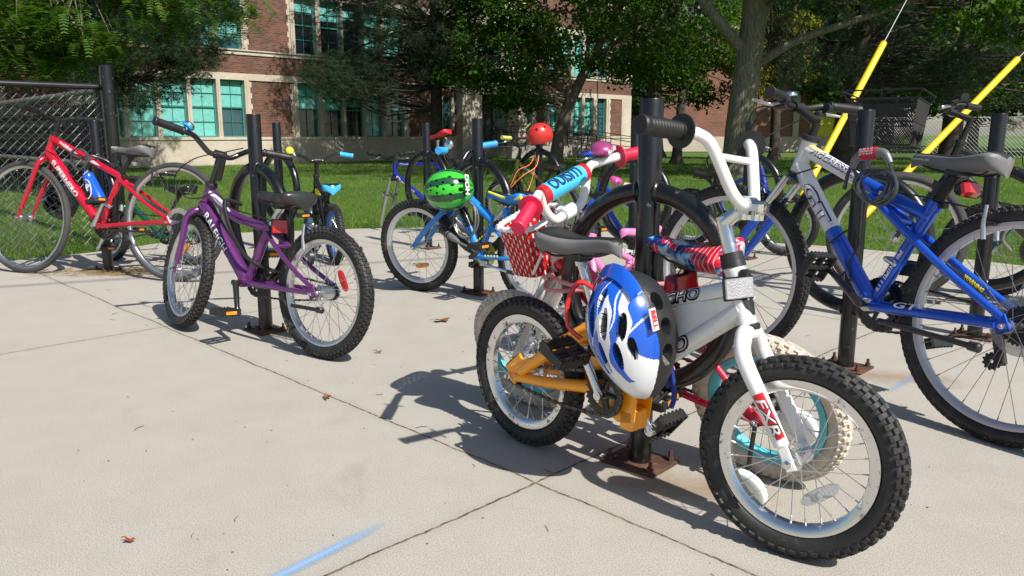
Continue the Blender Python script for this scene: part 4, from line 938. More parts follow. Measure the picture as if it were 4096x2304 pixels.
b6 = kid('childs_bicycle', 'tiny black bicycle with blue rims, blue grips and a yellow bell behind the purple one', (-1.17, 5.17), (-1.45, 5.72), .2, BLKG, rim=BLR, rimd=.03, gripm=LBG, sad=dict(L=.24, Wd=.066, mtop=BLKG, mside=LBG, h=.06), bar=[(0, .012, 0), (0, .05, 0), (-.01, .10, .03), (-.02, .15, .045), (-.03, .24, .03)], gripl=.085, barc=(.40, .665), seat=(.11, .475), crank=60)
b8 = dict(name='mountain_bicycle', label='dark blue mountain bicycle standing on its bare fork, front wheel missing', pos=(-.30, 6.62), hd=151.8, lean=0, R=.33, wd=.027, wb=1.0, steer=-4, pitch=16.5, nofront=1,
    htt=(.715, .83), htb=(.755, .715), bb=(.41, .30), stt=(.285, .70), htr=.021, paint=NAVY, stayr=.009, str=.0155, tubes=[dict(p=[(.722, .812), (.288, .690)], r=[.0165, .0155]), dict(p=[(.750, .735), (.413, .308)], r=[.0215, .021])],
    seat=(.225, .90), sad=dict(L=.28, Wd=.07, mtop=BLKM, mside=DRED, h=.045), spm=ALU, susp=1, fork_paint=SIL, stan_m=0, stan=.38, style='knob', tyre=RUBG, barc=(.775, .885), quill=.065, barm=BLKM, stemm=BLKM,
    bar=[(0, .012, 0), (0, .06, .0), (-.01, .12, .020), (-.03, .17, .024), (-.05, .30, .03)], gripl=.12, crank=15, cranklen=.16, ring=.08, cass=7)
b10 = kid('childs_bicycle', 'olive gold bicycle with pale green grips below the red helmet', (.40, 6.50), (-.08, 7.02), .23, OLV, gripm=mat('pale green grip', (.45, .50, .12), rough=.5), wd=.027, sad=dict(L=.24, Wd=.065, mtop=BLKG, h=.055), seat=(.10, .56), cross=(.055, .12, -.01))
b12 = kid('childs_bicycle', 'small cobalt blue bicycle with dotted blue grips behind the black rack ring', (.87, 4.68), (.45, 5.24), .2, paint('cobalt paint', (.012, .05, .55), rough=.25), gripm=mat('royal blue grip', (.01, .05, .5), rough=.5), barc=(.46, .665), ss0=(.17, .36))
b13 = kid('childs_bicycle', 'little pink bicycle mostly hidden behind the woven basket and the black post', (.62, 3.40), (.20, 3.02), .165, PNK, gripm=mat('cream grip', (.6, .56, .45), rough=.5), tyre=RUBG, sad=dict(L=.22, Wd=.06, mtop=PNK, h=.05), barc=(.36, .60), bar=[(0, .012, 0), (0, .05, 0), (-.01, .08, .03), (-.02, .12, .04), (-.03, .18, .04)], gripl=.07, frame_mats=[BLKM])
b14 = kid('childs_bicycle', 'blue bicycle with black saddle and coiled cable, seen past the white handlebar', (1.37, 6.05), (1.93, 5.52), .22, paint('royal paint', (.01, .03, .35), rough=.3), style='knob', wd=.027, steer=8, seat=(.14, .53))
b15 = dict(name='city_bicycle', label='black bicycle with a large black mesh basket behind the blue mountain bicycle', pos=(2.92, 3.52), hd=154.2, lean=0, R=.33, wd=.024, wb=1.075, steer=0, z=0,
    htt=(.83, .80), htb=(.868, .68), bb=(.44, .29), stt=(.29, .62), htr=.020, paint=BLKG, stayr=.009, tubes=[dict(p=[(.838, .77), (.295, .56)], r=[.017, .016]), dict(p=[(.86, .70), (.44, .30)], r=[.02, .02])],
    seat=(.22, .80), sad=dict(L=.27, Wd=.08, mtop=BLKM, h=.06), style='street', tyre=RUBG, rim=ALU, barc=(.90, .955), quill=.13, barsteer=-10, stemm=BLKM, barm=BLKM, bar=[(0, .012, 0), (0, .06, 0), (-.015, .12, .03), (-.05, .17, .04), (-.10, .30, .035)], gripl=.13, gripm=BLKP, cranklen=.165, ring=.085, crank=70)
b16 = kid('childs_bicycle', 'teal bicycle partly cut off at the right edge behind the large rear wheel', (3.05, 3.62), (2.52, 4.10), .25, TEA, wd=.028, style='knob', tyre=RUB, seat=(.15, .62), rim=ALU)
for S in (b1, b2, b3, b4, b7, b11, b5, b6, b8, b10, b12, b13, b14, b15, b16):
    S['group'] = 'bicycles parked at the black racks'
    bicycle(S)

# ---- details of the white and orange bicycle
B = b1['frame'].parent; F = b1['frame']
for y in (-.0125, .0125):
    q = MB()   # gusset plate between the two beams
    vs = [V(.642, y, .515), V(.655, y, .470), V(.50, y, .352), V(.475, y, .392), V(.49, y, .470)]
    n = len(vs); vs2 = [p+V(0, .0025 if y > 0 else -.0025, 0) for p in vs]
    q.add(vs+vs2, [tuple(range(n)), tuple(range(2*n-1, n-1, -1))]+[(i, i+n, (i+1) % n+n, (i+1) % n) for i in range(n)]); q.build('gusset', WHTS, F)
for y, w_ in ((-.030, .003), (.030, -.003)):
    q = MB()
    for poly in ([(.355, .30), (.25, .31), (.235, .27), (.275, .245), (.29, .19), (.35, .165), (.40, .175), (.405, .235), (.37, .27)],):
        vs = [V(a, y, b) for a, b in poly]; n = len(vs); vs2 = [p+V(0, w_, 0) for p in vs]
        q.add(vs+vs2, [tuple(range(n)), tuple(range(2*n-1, n-1, -1))]+[(i, i+n, (i+1) % n+n, (i+1) % n) for i in range(n)])
    q.box(V(.375, y*.5, .175), (.04, .03, .05), mi=0, ch=.004)
    q.build('frame_plate', ORG, F, smooth=20)
q = MB(); q.tube(cr([(.04, -.060, .225), (.09, -.058, .262), (.17, -.045, .325), (.25, -.025, .378)], 5), [.014, .019], 10)
q.box(V(.02, -.060, .235), (.075, .008, .045), Matrix.Rotation(-.7, 3, 'Y'), ch=.004); q.build('side_plate', ORG, F)
tx = (0, -1, .25); CLRF = mat('honeycomb reflector', (.36, .36, .37), rough=.35, metal=.15, coat=.3, bump=1., bscale=300, var=.35)
text('lettering', 'MACHO', DBLK, F, (.405, -.0, .4575), (.555, -.0, .505), tx, .031, r=.0193, weight=.07, shear=.25, lift=.0004)
text('lettering', 'MACHO', DWHT, F, (.408, -.0, .4585), (.553, -.0, .5045), tx, .020, r=.0196, weight=-.02, shear=.25, lift=.0010)
text('lettering', 'MACHO', DBLK, F, (.365, -.0, .273), (.535, -.0, .402), (0, -1, .1), .038, r=.0232, weight=.07, shear=.2, lift=.0004)
text('lettering', 'MACHO', DWHT, F, (.368, -.0, .2755), (.532, -.0, .400), (0, -1, .1), .027, r=.0235, weight=-.02, shear=.2, lift=.0010)
# badge on the head tube, front reflector, decals on the fork
q = MB(); hx = (V(.621, 0, .573)-V(.661, 0, .455)).normalized(); hc = V(.643, 0, .510); vs = []
for k, (t_, hw_) in enumerate([(.038, .010), (.030, .022), (.0, .023), (-.022, .017), (-.040, .003)]):
    for j in range(9):
        a = (j/8-.5)*2*hw_/.0222; n_ = V(hx.z, 0, -hx.x); vs.append(hc+hx*t_+(n_*math.cos(a)+V(0, 1, 0)*math.sin(a))*.0222)
q.add(vs, [(i*9+j, i*9+j+1, i*9+10+j, i*9+9+j) for i in range(4) for j in range(8)]); q.build('head_badge', DBLK, F)
fx = V(hx.z, 0, -hx.x)
text('lettering', 'PERFORMANCE', DWHT, F, hc+hx*-.004+V(0, .019, 0)*0+V(0, 0.014, 0), hc+hx*-.004+V(0, -.014, 0), fx, .006, lift=.0236, weight=.02)
Mr = Matrix.Rotation(R_(-38), 3, 'Z') @ Matrix.Rotation(R_(-6), 3, 'Y') @ Matrix.Rotation(R_(7), 3, 'X')
refl_part(B, (.646, -.030, .532), Mr, (.064, .042), CLRF, b1['T'])
q = MB(); q.box(V(.650, -.010, .545), (.02, .02, .05), ch=.003); q.lathe([(-.010, .024), (.010, .024)], (.621-.32*.018, 0, .573+.947*.018), hx, 18); q.build('reflector_bracket', BLKP, B, b1['T'])
fl, fh = V(.666, -.056, .430), V(.81, -.056, .206)
def onblade(t_): return V(.655, -.0575, .430).lerp(V(.806, -.057, .206), t_)
q = MB(); a_, b_ = onblade(.43), onblade(.78); tt = (b_-a_).normalized(); vs = []
for i in range(7):
    for j in range(7):
        p = a_.lerp(b_, i/6); an = (j/6-.5)*1.5; up = V(0, -1, 0).cross(tt); rr = .0178-.0022*(i/6); vs.append(p+(V(0, -1, 0)*math.cos(an)+up*math.sin(an))*rr)
q.add(vs, [(i*7+j, i*7+j+1, i*7+8+j, i*7+7+j) for i in range(6) for j in range(6)]); FKO = [c for c in B.children if c.name.startswith('fork')][0]
q.build('fork_decal', DRED, FKO, b1['T'])
text('lettering', 'FXR', DBLK, FKO, onblade(.46), onblade(.76), (0, -1, 0), .024, r=.0178, T=b1['T'], weight=.045, shear=.2, lift=-.0006)
text('lettering', 'FXR', DWHT, FKO, onblade(.465), onblade(.755), (0, -1, 0), .019, r=.0180, T=b1['T'], weight=.01, shear=.2, lift=-.0001)
# ---- blue and white mountain bicycle
B = b2['frame'].parent; F = b2['frame']; lf = (0, 1, .1)
def ontube(a, b, t_): return V(a[0], 0, a[1]).lerp(V(b[0], 0, b[1]), t_)
text('lettering', 'AGGRESSOR', DNAV, F, ontube((.776, .80), (.55, .702), .15), ontube((.776, .80), (.55, .702), 1.02), (0, 1, .45), .028, r=.0236, weight=.035, shear=.3, lift=.0012)
text('lettering', 'AGGRESSOR', DWHT, F, ontube((.776, .80), (.55, .702), .155), ontube((.776, .80), (.55, .702), 1.015), (0, 1, .45), .021, r=.0236, weight=.0, shear=.3, lift=.0018)
text('lettering', 'WARNING', DYEL, F, ontube((.776, .80), (.55, .702), .02), ontube((.776, .80), (.55, .702), .30), (0, 1, 1.2), .009, r=.0240, lift=.002, weight=.05)
text('lettering', 'GT', DNAV, F, ontube((.796, .742), (.437, .318), .16), ontube((.796, .742), (.437, .318), .46), (0, 1, .0), .050, r=.0284, weight=.05, lift=.0006)
text('lettering', 'GT', DWHT, F, ontube((.796, .742), (.437, .318), .165), ontube((.796, .742), (.437, .318), .455), (0, 1, .0), .039, r=.0284, weight=.01, lift=.0014)
text('lettering', 'GT', DWHT, F, (.46, .0, .664), (.39, .0, .636), (0, 1, .2), .024, r=.0215, weight=.02, shear=.3, lift=.0006)
text('lettering', 'GT', DWHT, F, (.318, .050, .328), (.235, .052, .333), (0, 1, .2), .019, r=.0158, weight=.02, shear=.3, lift=-.0002)
text('lettering', 'ALUMINUM', DWHT, F, (.418, .0, .352), (.352, .0, .495), (0, 1, .0), .020, r=.0196, weight=.02, lift=.0006, shear=.2, shift=-.006)
text('lettering', 'HEAT TREATED', DWHT, F, (.395, .0, .40), (.345, .0, .51), (0, 1, .0), .007, r=.0196, weight=.01, lift=.0006, shift=.0155)
text('lettering', 'WARNING', DYEL, F, (.125, .0505, .447), (.065, .0535, .413), (0, 1, .2), .012, r=.0118, weight=.05, lift=.0016)
sw = b2['saddle']
text('lettering', 'anatomic atb', DWHT, sw, (.365, .020, .773), (.30, .033, .768), (0.1, 1, .12), .0065, lift=.006, weight=.01)
vbrake(B, (.108, 0, .60))
kickstand(B, (.36, .060, .272), (.045, .088, .262), BLKP, .009)
for s_ in (1, -1):
    q = MB(); p0 = V(.838-.035, s_*.122, .953); q.lathe([(-.012, .017), (.012, .017)], p0, (0, 1, 0), 12, 1); q.tube(cr([p0+V(.012, 0, -.012), p0+V(.045, s_*.02, -.018), p0+V(.045, s_*.08, -.014), p0+V(.030, s_*.125, -.016)], 5), [.007, .0045], 8, 0)
    q.box(p0+V(.02, -s_*.01, -.024), (.03, .04, .016), mi=1, ch=.004); q.build('brake_lever', [ALU, BLKP], B, b2['T2'])
bell(B, (.838, .052, .972), (.1, .15, 1), .027, CHR, BLKP, b2['T2'])
for pts in ([(.845, .13, .935), (.885, .16, .87), (.915, .15, .76), (.88, .08, .66), (.80, .035, .61), (.70, .03, .63)], [(.845, -.13, .935), (.93, -.09, .90), (.955, .06, .80), (.90, .09, .70), (.81, .045, .70), (.70, .025, .735)], [(.845, .11, .93), (.93, .12, .92), (.96, .10, .83), (.90, .05, .72), (.82, .03, .69)]):
    tube_part(B, 'brake_cable', [V(*p) for p in pts], .0026, CBL, n=6)
tube_part(B, 'brake_cable', [V(.47, .01, .672), V(.40, .035, .668), V(.30, .045, .66), V(.20, .04, .645), V(.125, .02, .635)], .0026, CBL, n=6)
q = MB(); q.tube(cr([(.60, .012, .50), (.60, .035, .485), (.535, .036, .535), (.49, .034, .50), (.515, .034, .43), (.50, .034, .375), (.545, .03, .37), (.545, .0, .405)], 5), .003, 6); q.tube([(.615, .0, .545), (.54, 0, .435)], .009, 8)
q.build('bottle_cage', BLKP, B)
q = MB(); q.box(V(.385, .0, .455), (.05, .046, .016), Matrix.Rotation(-.38, 3, 'Y'), ch=.004); q.box(V(.345, -.035, .44), (.08, .02, .05), mi=1, ch=.01); q.build('derailleur', [ALU, BLKP], B)
q = MB(); q.box(V(.055, -.05, .26), (.03, .02, .11), Matrix.Rotation(.3, 3, 'Y'), mi=0, ch=.006); gear(q, (.065, -.046, .215), .022, 11, .003); q.build('derailleur', BLKP, B)
q = MB(); q.box(V(.170, .03, .690), (.030, .075, .048), Matrix.Rotation(.3, 3, 'Y'), ch=.010); q.box(V(.190, .03, .69), (.03, .06, .04), mi=1, ch=.01); tl = q.build('tail_light', [REDL, BLKP], B)
# ---- purple bicycle
B = b3['frame'].parent; F = b3['frame']
DTa, DTb = (.776, .556), (.468, .25)
text('lettering', 'RALEIGH', DBLK, F, ontube(DTa, DTb, .155), ontube(DTa, DTb, .635), (0, 1, .1), .040, r=.0303, weight=.045, lift=.0003)
text('lettering', 'RALEIGH', DWHT, F, ontube(DTa, DTb, .16), ontube(DTa, DTb, .63), (0, 1, .1), .033, r=.0305, weight=.015, lift=.0010)
q = MB(); vs = []
for i in range(9):
    t_ = i/8; p = ontube((.722, .596), (.575, .520), t_); tt = V(.575-.722, 0, .518-.594).normalized(); up = V(0, 1, 0).cross(tt)*-1
    hw_ = .013*math.sin(math.pi*min(1, .15+t_*.75)); rr = .0232-.0025*t_
    for j in range(7):
        an = .5+(j/6-.5)*2*hw_/rr; n_ = V(0, 1, 0)*math.cos(an)+V(0, 0, 1)*math.sin(an); n_ = (n_-tt*n_.dot(tt)).normalized(); vs.append(p+n_*(rr+.0008))
q.add(vs, [(i*7+j, i*7+j+1, i*7+8+j, i*7+7+j) for i in range(8) for j in range(6)]); q.build('tube_decal', DSIL, F)
text('lettering', 'BIG HORN', DWHT, F, (.700, 0, .5835), (.592, 0, .527), (0, 1, .5), .015, r=.0228, weight=.03, lift=.0016)
vbrake(B, (.088, 0, .455))
Mr = Matrix.Rotation(math.pi, 3, 'Z') @ Matrix.Rotation(R_(-6), 3, 'Y') @ Matrix.Rotation(R_(-14), 3, 'Z')
refl_part(B, (.262, .012, .486), Mr, (.062, .052), REDL)
kickstand(B, (.10, .070, .196), (-.075, .085, .200), BLKM, .0075)
q = MB(); q.lathe([(-.036, .016), (-.034, .026), (.022, .030), (.030, .014)], (0, 0, .252), (0, 1, 0), 24); q.build('hub_brake', ALU, B)
bc = b3['bc']; bell(B, bc+V(-.034, .152, .078), (.2, -.5, .8), .024, CHR, LBG, b3['T2'])
for pts in ([(.66, -.10, .80), (.72, -.06, .78), (.80, .04, .74), (.86, .09, .66), (.82, .07, .58), (.76, .035, .575), (.66, .03, .60), (.55, .03, .545), (.42, .03, .525), (.34, .025, .515), (.27, .03, .50)],):
    tube_part(B, 'brake_cable', [V(*p) for p in pts], .0026, CBL, n=6)
tube_part(B, 'bracket_tube', [V(.683, .0, .655), V(.655, .0, .745)], .0135, BLKM)
# ---- red bicycle
B = b4['frame'].parent; F = b4['frame']; DTa, DTb = (.896, .746), (.520, .318)
text('lettering', 'SUPERNERO', DWHT, F, ontube(DTa, DTb, .14), ontube(DTa, DTb, .62), (0, 1, .1), .030, r=.0306, weight=.015, lift=.0008)
text('lettering', 'TRAFIK', DWHT, F, (.800, 0, .796), (.730, 0, .764), (0, 1, .3), .014, r=.0220, weight=.01, lift=.0008)
def swoosh(F, a, b, r, hw, m, ph=0., T=None, sd=1):
    q = MB(); vs = []; a, b = V(a), V(b); tt = (b-a).normalized()
    for i in range(13):
        t_ = i/12; p = a.lerp(b, t_); h = hw*math.sin(math.pi*t_)+.0004
        for j in range(5):
            an = ph+(j/4-.5)*2*h/r; n_ = V(0, sd, 0)*math.cos(an)+V(0, 0, 1)*math.sin(an); n_ = (n_-tt*n_.dot(tt)).normalized(); vs.append(p+n_*(r+.0008))
    q.add(vs, [(i*5+j, i*5+j+1, i*5+6+j, i*5+5+j) for i in range(12) for j in range(4)]); return q.build('stripe', m, F, T)
swoosh(F, ontube(DTa, DTb, .28), ontube(DTa, DTb, .60), .0306, .012, DSIL, -.75)
swoosh(F, (.775, 0, .784), (.66, 0, .731), .0217, .010, DSIL, -.1); swoosh(F, (.63, 0, .718), (.50, 0, .659), .021, .010, DSIL, .1)
q = MB(); c0 = V(.585, 0, .50); d = V(-.075, 0, .125).normalized(); d = V(.060, 0, .135).normalized()
q.lathe([(-.10, .030), (-.095, .0355), (.035, .0355), (.042, .031), (.052, .035), (.075, .032), (.088, .018), (.092, .010), (.108, .010), (.110, .006)], V(.607, 0, .545)-V(.035, 0, 0), (.52, 0, .85), 22)
bt = q.build('water_bottle', mat('blue bottle', (.01, .10, .62), rough=.25, coat=.4, var=.1), None)
bt.matrix_world = b4['M']; tag(bt, 'blue water bottle held on the red bicycle', 'bottle')
text('bottle_print', 'CAMELBAK', DWHT, bt, (.612, 0, .61), (.572, 0, .635), (0, 1, 0), .010, r=.034, lift=.001)
text('bottle_print', 'A', DWHT, bt, (.600, 0, .53), (.560, 0, .555), (0, 1, 0), .05, r=.0355, lift=.001)
q = MB(); q.tube(cr([(.60, .0, .44), (.585, .035, .45), (.55, .038, .50), (.565, .038, .565), (.60, .03, .58)], 5), .003, 6); q.build('bottle_cage', DWHT, B)
vbrake(B, (.118, 0, .60), m=BLKP)
for s_ in (1, -1):
    q = MB(); p0 = V(.849-.03, s_*.13, .960); q.lathe([(-.012, .016), (.012, .016)], p0, (0, 1, 0), 12); q.tube(cr([p0+V(.012, 0, -.012), p0+V(.045, s_*.02, -.02), p0+V(.045, s_*.08, -.03), p0+V(.030, s_*.125, -.03)], 5), [.007, .0045], 8); q.build('brake_lever', BLKP, B, b4['T2'])
for pts in ([(.86, .12, .94), (.93, .10, .90), (.98, .03, .80), (.93, .02, .73)], [(.86, -.12, .94), (.96, -.08, .90), (1.0, .03, .79), (.92, .03, .76), (.80, .02, .72)]):
    tube_part(B, 'brake_cable', [V(*p) for p in pts], .0026, CBL, n=6)
q = MB(); q.box(V(.455, .0, .43), (.05, .05, .02), Matrix.Rotation(-.45, 3, 'Y'), ch=.004); q.box(V(.42, -.03, .42), (.07, .02, .05), ch=.008); q.build('derailleur', ALU, B)
kickstand(B, (.42, .05, .285), (.10, .075, .285), BLKP, .007)
text('lettering', 'GLC', DWHT, b4['saddle'], (.415, .020, .772), (.365, .030, .768), (0.1, 1, .15), .010, lift=.006)
q = MB(); q.lathe([(0, .022), (.02, .024), (.03, .015), (.031, .0001)], (.245, .03, .665), (0, 0, 1), 16); q.build('bell', CHR, B)
# ---- bright blue bicycle
B = b7['frame'].parent; F = b7['frame']
text('lettering', 'IDEAL', mat('lettering light blue', (.02, .30, .85), rough=.4), F, (.545, 0, .508), (.445, 0, .368), (0, 1, 0), .028, r=.0241, weight=.03, lift=.0008)
for a, b, m_ in (((.53, 0, .570), (.44, 0, .518), DYEL), ((.40, 0, .292), (.32, 0, .350), DYEL), ((.35, 0, .285), (.31, 0, .36), DWHT), ((.30, .045, .243), (.20, .05, .25), DYEL)):
    for k in range(5):
        a_, b_ = V(*a).lerp(V(*b), k/5), V(*a).lerp(V(*b), (k+.55)/5); swoosh(F, a_+V(0, 0, .004), b_-V(0, 0, .004), .024 if a[1] == 0 and a[2] > .5 else (.0158 if a[1] == 0 else .0105), .007, m_, .2)
q = MB(); q.tube([(.30, .05, .20), (.10, .085, .185)], [.007, .0075], 8); q.lathe([(-.03, .010), (.012, .011), (.016, .007)], (.10, .085, .185), (-1, .17, -.07), 8, 1); q.box(V(.31, .04, .205), (.05, .03, .035), ch=.005); q.build('kickstand', [CHR, BLKP], B)
refl_part(B, (.165, 0, .43), Matrix.Rotation(math.pi, 3, 'Z'), (.05, .045), REDL)
q = MB(); q.box(V(.175, .03, .455), (.03, .04, .07), ch=.006); q.build('light_bracket', CYAB, B)
q = MB(); q.lathe([(-.004, .003), (.0, .030), (.014, .034), (.017, .002)], V(0, 0, 0), (1, 0, 0), 14); 
bell(B, b7['bc']+V(-.055, .135, .10), (.2, .9, .3), .026, CHR, mat('plaid bell base', (.32, .22, .25), rough=.5, var=.5), b7['T2'])
for pts in ([(.52, -.1, .76), (.62, -.05, .76), (.68, .02, .68), (.62, .03, .6)], [(.52, .1, .76), (.60, .09, .74), (.62, .05, .62), (.55, .03, .55)]):
    tube_part(B, 'brake_cable', [V(*p) for p in pts], .0026, CBL, n=6)
vbrake(B, (.09, 0, .44))
ydn = MB(); ydn.tube(cr([(.055+.005, .062, .548), (.12, .052, .538), (.20, .028, .540), (.30, .018, .562)], 5), [.010, .006], 8); ydn.build('saddle_trim', YEL, b7['saddle'])
# ---- red and white bicycle with the basket
B = b11['frame'].parent; F = b11['frame']; T2 = b11['T2']; bc = b11['bc']
PAD = mat('sky blue pad vinyl', (.06, .50, .78), rough=.4, var=.05)
q = MB(); a_, b_ = bc+V(.0, -.094, .078), bc+V(.0, .094, .078)
q.tube([a_, a_.lerp(b_, .10)], .0255, 18, 1); q.tube([a_.lerp(b_, .10), a_.lerp(b_, .90)], .026, 18, 0); q.tube([a_.lerp(b_, .90), b_], .0255, 18, 1)
pd = q.build('handlebar_pad', [PAD, DRED], B, T2)
text('lettering', 'OUISITI', DNAV, pd, a_.lerp(b_, .86), a_.lerp(b_, .20), (-.55, 0, .8), .036, r=.0261, T=T2, weight=.03, lift=.001)
bell(B, bc+V(-.030, -.150, .122), (-.3, .1, 1), .030, mat('pink metallic bell', (.62, .10, .30), rough=.25, metal=.6, coat=.5), BLKP, T2)
text('lettering', 'Barbie', DWHT, B.children[-1] if False else pd, bc+V(-.063, -.130, .122), bc+V(-.055, -.178, .122), (-1, -.1, .1), .012, T=T2, weight=.02, lift=.001)
sdl = b11['saddle']
for dx, m_, w_ in ():
    for sgn_ in (1, -1):
        q = MB(); q.ell(V(.155+dx-.04, sgn_*.052, .588), (.028, .010, w_), Matrix.Rotation(.5, 3, 'Y'), 14, 8); q.build('print', m_, sdl)
refl_part(B, (.175, .018, .515), Matrix.Rotation(math.pi, 3, 'Z') @ Matrix.Rotation(R_(-35), 3, 'Z'), (.052, .052), REDL)
for sy in (1, -1):
    q = MB(); q.tube(cr([(0, sy*.062, .2), (-.0, sy*.10, .13), (.0, sy*.13, .06)], 4), .006, 8, 1)
    q.lathe([(-.013, .010), (-.013, .048), (-.010, .055), (.010, .055), (.013, .048), (.013, .010)], (0, sy*.145, .056), (0, 1, 0), 24, 0); q.build('training_wheel', [WHT, DARKM], B)
tube_part(B, 'mudguard', [V(.0+.235*math.cos(a), 0, .2+.235*math.sin(a)) for a in (.6, .9, 1.2, 1.5)][:2]+[V(.235*math.cos(1.2), 0, .2+.235*math.sin(1.2))], .004, WHT)
# woven basket
q = MB(); bcx = V(.655, -.0, .642)
def bk(u, z, o=0.):     # rounded-rectangle wall, tapering down
    s_ = .82+.18*z; a = 2*math.pi*u; ca, sa = math.cos(a), math.sin(a); p = 4.0
    k = (abs(ca)**p+abs(sa)**p)**(-1/p); return bcx+V((.064*s_+o)*ca*k, (.095*s_+o)*sa*k, -.145*(1-z))
NU, NZ = 40, 11
for iz in range(NZ):
    z0, z1 = (iz+.02)/NZ, (iz+.98)/NZ
    for iu in range(NU):
        o = .0022 if (iu+iz) % 2 else -.0022; u0, u1 = iu/NU, (iu+1)/NU; om = o
        vs = [bk(u0, z0, 0), bk((u0+u1)/2, z0, om), bk(u1, z0, 0), bk(u1, z1, 0), bk((u0+u1)/2, z1, om), bk(u0, z1, 0)]
        vs += [p+V(0, 0, 0)+(bcx-p)*.012 for p in vs]
        q.add(vs, [(0, 1, 4, 5), (1, 2, 3, 4), (11, 10, 7, 6), (10, 9, 8, 7)], 0)
for iu in range(NU):
    if iu % 1 == 0:
        u = (iu+.5)/NU; du = .15/NU
        for iz in range(NZ):
            o = -.0016 if (iu+iz) % 2 else .0030
            vs = [bk(u-du, iz/NZ, o), bk(u+du, iz/NZ, o), bk(u+du, (iz+1)/NZ, o), bk(u-du, (iz+1)/NZ, o)]; q.add(vs, [(0, 1, 2, 3)], 1)
bot = [bk(i/NU, 0) for i in range(NU)]; q.add(bot+[bcx+V(0, 0, -.146)], [(i, (i+1) % NU, NU) for i in range(NU)], 0)
for k in range(3):
    q.tube([bk(i/60, 1+.02*math.sin(i*1.3+k*2.1), .004*math.cos(i*1.3+k*2.1)) for i in range(60)], .0055, 6, 1, closed=True)
BK = q.build('basket', [mat('red plastic strip', (.62, .015, .015), rough=.35, var=.15), mat('white plastic strip', (.74, .74, .74), rough=.4)], B, T2, smooth=30)
for pts in ([(.59, .06, .60), (.57, .065, .62), (.54, .05, .66), (.56, .07, .60), (.60, .10, .52)], [(.60, -.06, .59), (.57, -.06, .63), (.53, -.05, .67), (.545, -.055, .61)]): tube_part(BK, 'strap', [V(*p) for p in pts], .004, WHT, T2, n=6)
fk = [c for c in B.children if c.name.startswith('fork')][0]
text('lettering', 'SUPERCYCLE', DBLK, fk, V(.768, .0565, .245), V(.655, .0565, .40), (0, 1, 0), .013, r=.0172, T=b11['T'], weight=.02, lift=.0005)
# ---- small bits on the background bicycles
B = b6['frame'].parent; bell(B, b6['bc']+V(-.04, .19, .07), (-.8, .1, .3), .026, YEL, YEL, b6['T2'])
q = MB(); q.box(V(.40, 0, .45), (.03, .044, .05), Matrix.Rotation(-.4, 3, 'Y'), ch=.006); q.build('frame_label', YEL, b6['frame'])
for sy in (1, -1):
    q = MB(); q.tube([(0, sy*.06, .2), (0, sy*.15, .07)], .006, 8, 1); q.lathe([(-.012, .02), (-.012, .05), (.012, .05), (.012, .02)], (0, sy*.165, .055), (0, 1, 0), 20, 0); q.build('training_wheel', [BLKP, DARKM], B)
B = b13['frame'].parent
text('lettering', 'SUPER', DWHT, b13['frame'], (.26, .0, .375), (.12, .0, .345), (0, 1, 0), .02, r=.016)
bell(B, b13['bc']+V(-.02, .06, .06), (-.3, .2, 1), .026, mat('hot pink', (.75, .06, .30), rough=.35), PNK, b13['T2'])
B = b8['frame'].parent
text('lettering', 'Devinci', DWHT, b8['frame'], (.725, 0, .70), (.585, 0, .525), (0, 1, 0), .024, r=.0214, lift=.001)
text('lettering', 'Cambio', DWHT, b8['frame'], (.66, 0, .795), (.54, 0, .761), (0, 1, 0), .018, r=.0164, lift=.001)
text('lettering', 'OAKVILLAGE', DWHT, b10['frame'], (.47, 0, .585), (.26, 0, .49), (0, 1, 0), .018, r=.0162, lift=.001)
text('lettering', 'dot', DWHT, b12['frame'], (.43, 0, .50), (.37, 0, .47), (0, -1, 0), .02, r=.016, lift=.001)
# mesh basket of the black bicycle
B = b15['frame'].parent; MESHM = mat('black wire mesh', .012, rough=.4, metal=.3); q = MB(); c0 = V(1.165, 0, .895); hx_, hy_, hz_ = .16, .19, .110
def bq(x, y, z):
    s_ = .86+.14*(z+1)/2; return c0+V(x*hx_*s_, y*hy_*s_, z*hz_)
for z in (-1, -.0, 1):
    q.tube([bq(1, 1, z), bq(1, -1, z), bq(-1, -1, z), bq(-1, 1, z)], .004 if z < 1 else .006, 6, closed=True)
NN = 26
for sx, sy in ((1, 0), (-1, 0), (0, 1), (0, -1)):
    for i in range(-14, NN+1):
        for dg_ in (0, 1):
            a0, a1 = i/NN, (i+14)/NN; z0, z1 = -1, 1
            if a0 < 0: z0 = -1+2*(-a0)/(a1-a0); a0 = 0
            if a1 > 1: z1 = z1-(a1-1)/((i+14)/NN-i/NN)*2; a1 = 1
            if a1 <= a0: continue
            if dg_: a0, a1 = 1-a0, 1-a1
            f = (lambda t_, z: bq(sx, 2*t_-1, z)) if sx else (lambda t_, z: bq(2*t_-1, sy, z))
            q.tube([f(a0, z0), f(a1, z1)], .0017, 3, cap=False)
for i in range(14): q.tube([bq(-1+2*i/13, -1, -1), bq(-1+2*i/13, 1, -1)], .002, 3, cap=False)
q.tube([bq(1.1, 1.15, 1.35), bq(1.1, -1.15, 1.35), bq(-1.1, -1.15, 1.35), bq(-1.1, 1.15, 1.35)], .004, 6, closed=True)
for x in (-1, 0, 1):
    for y in (-1, 1): q.tube([bq(x, y, 1), bq(x*1.1, y*1.15, 1.35)], .003, 5)
q.build('basket', MESHM, B, b15['T2'], smooth=0)
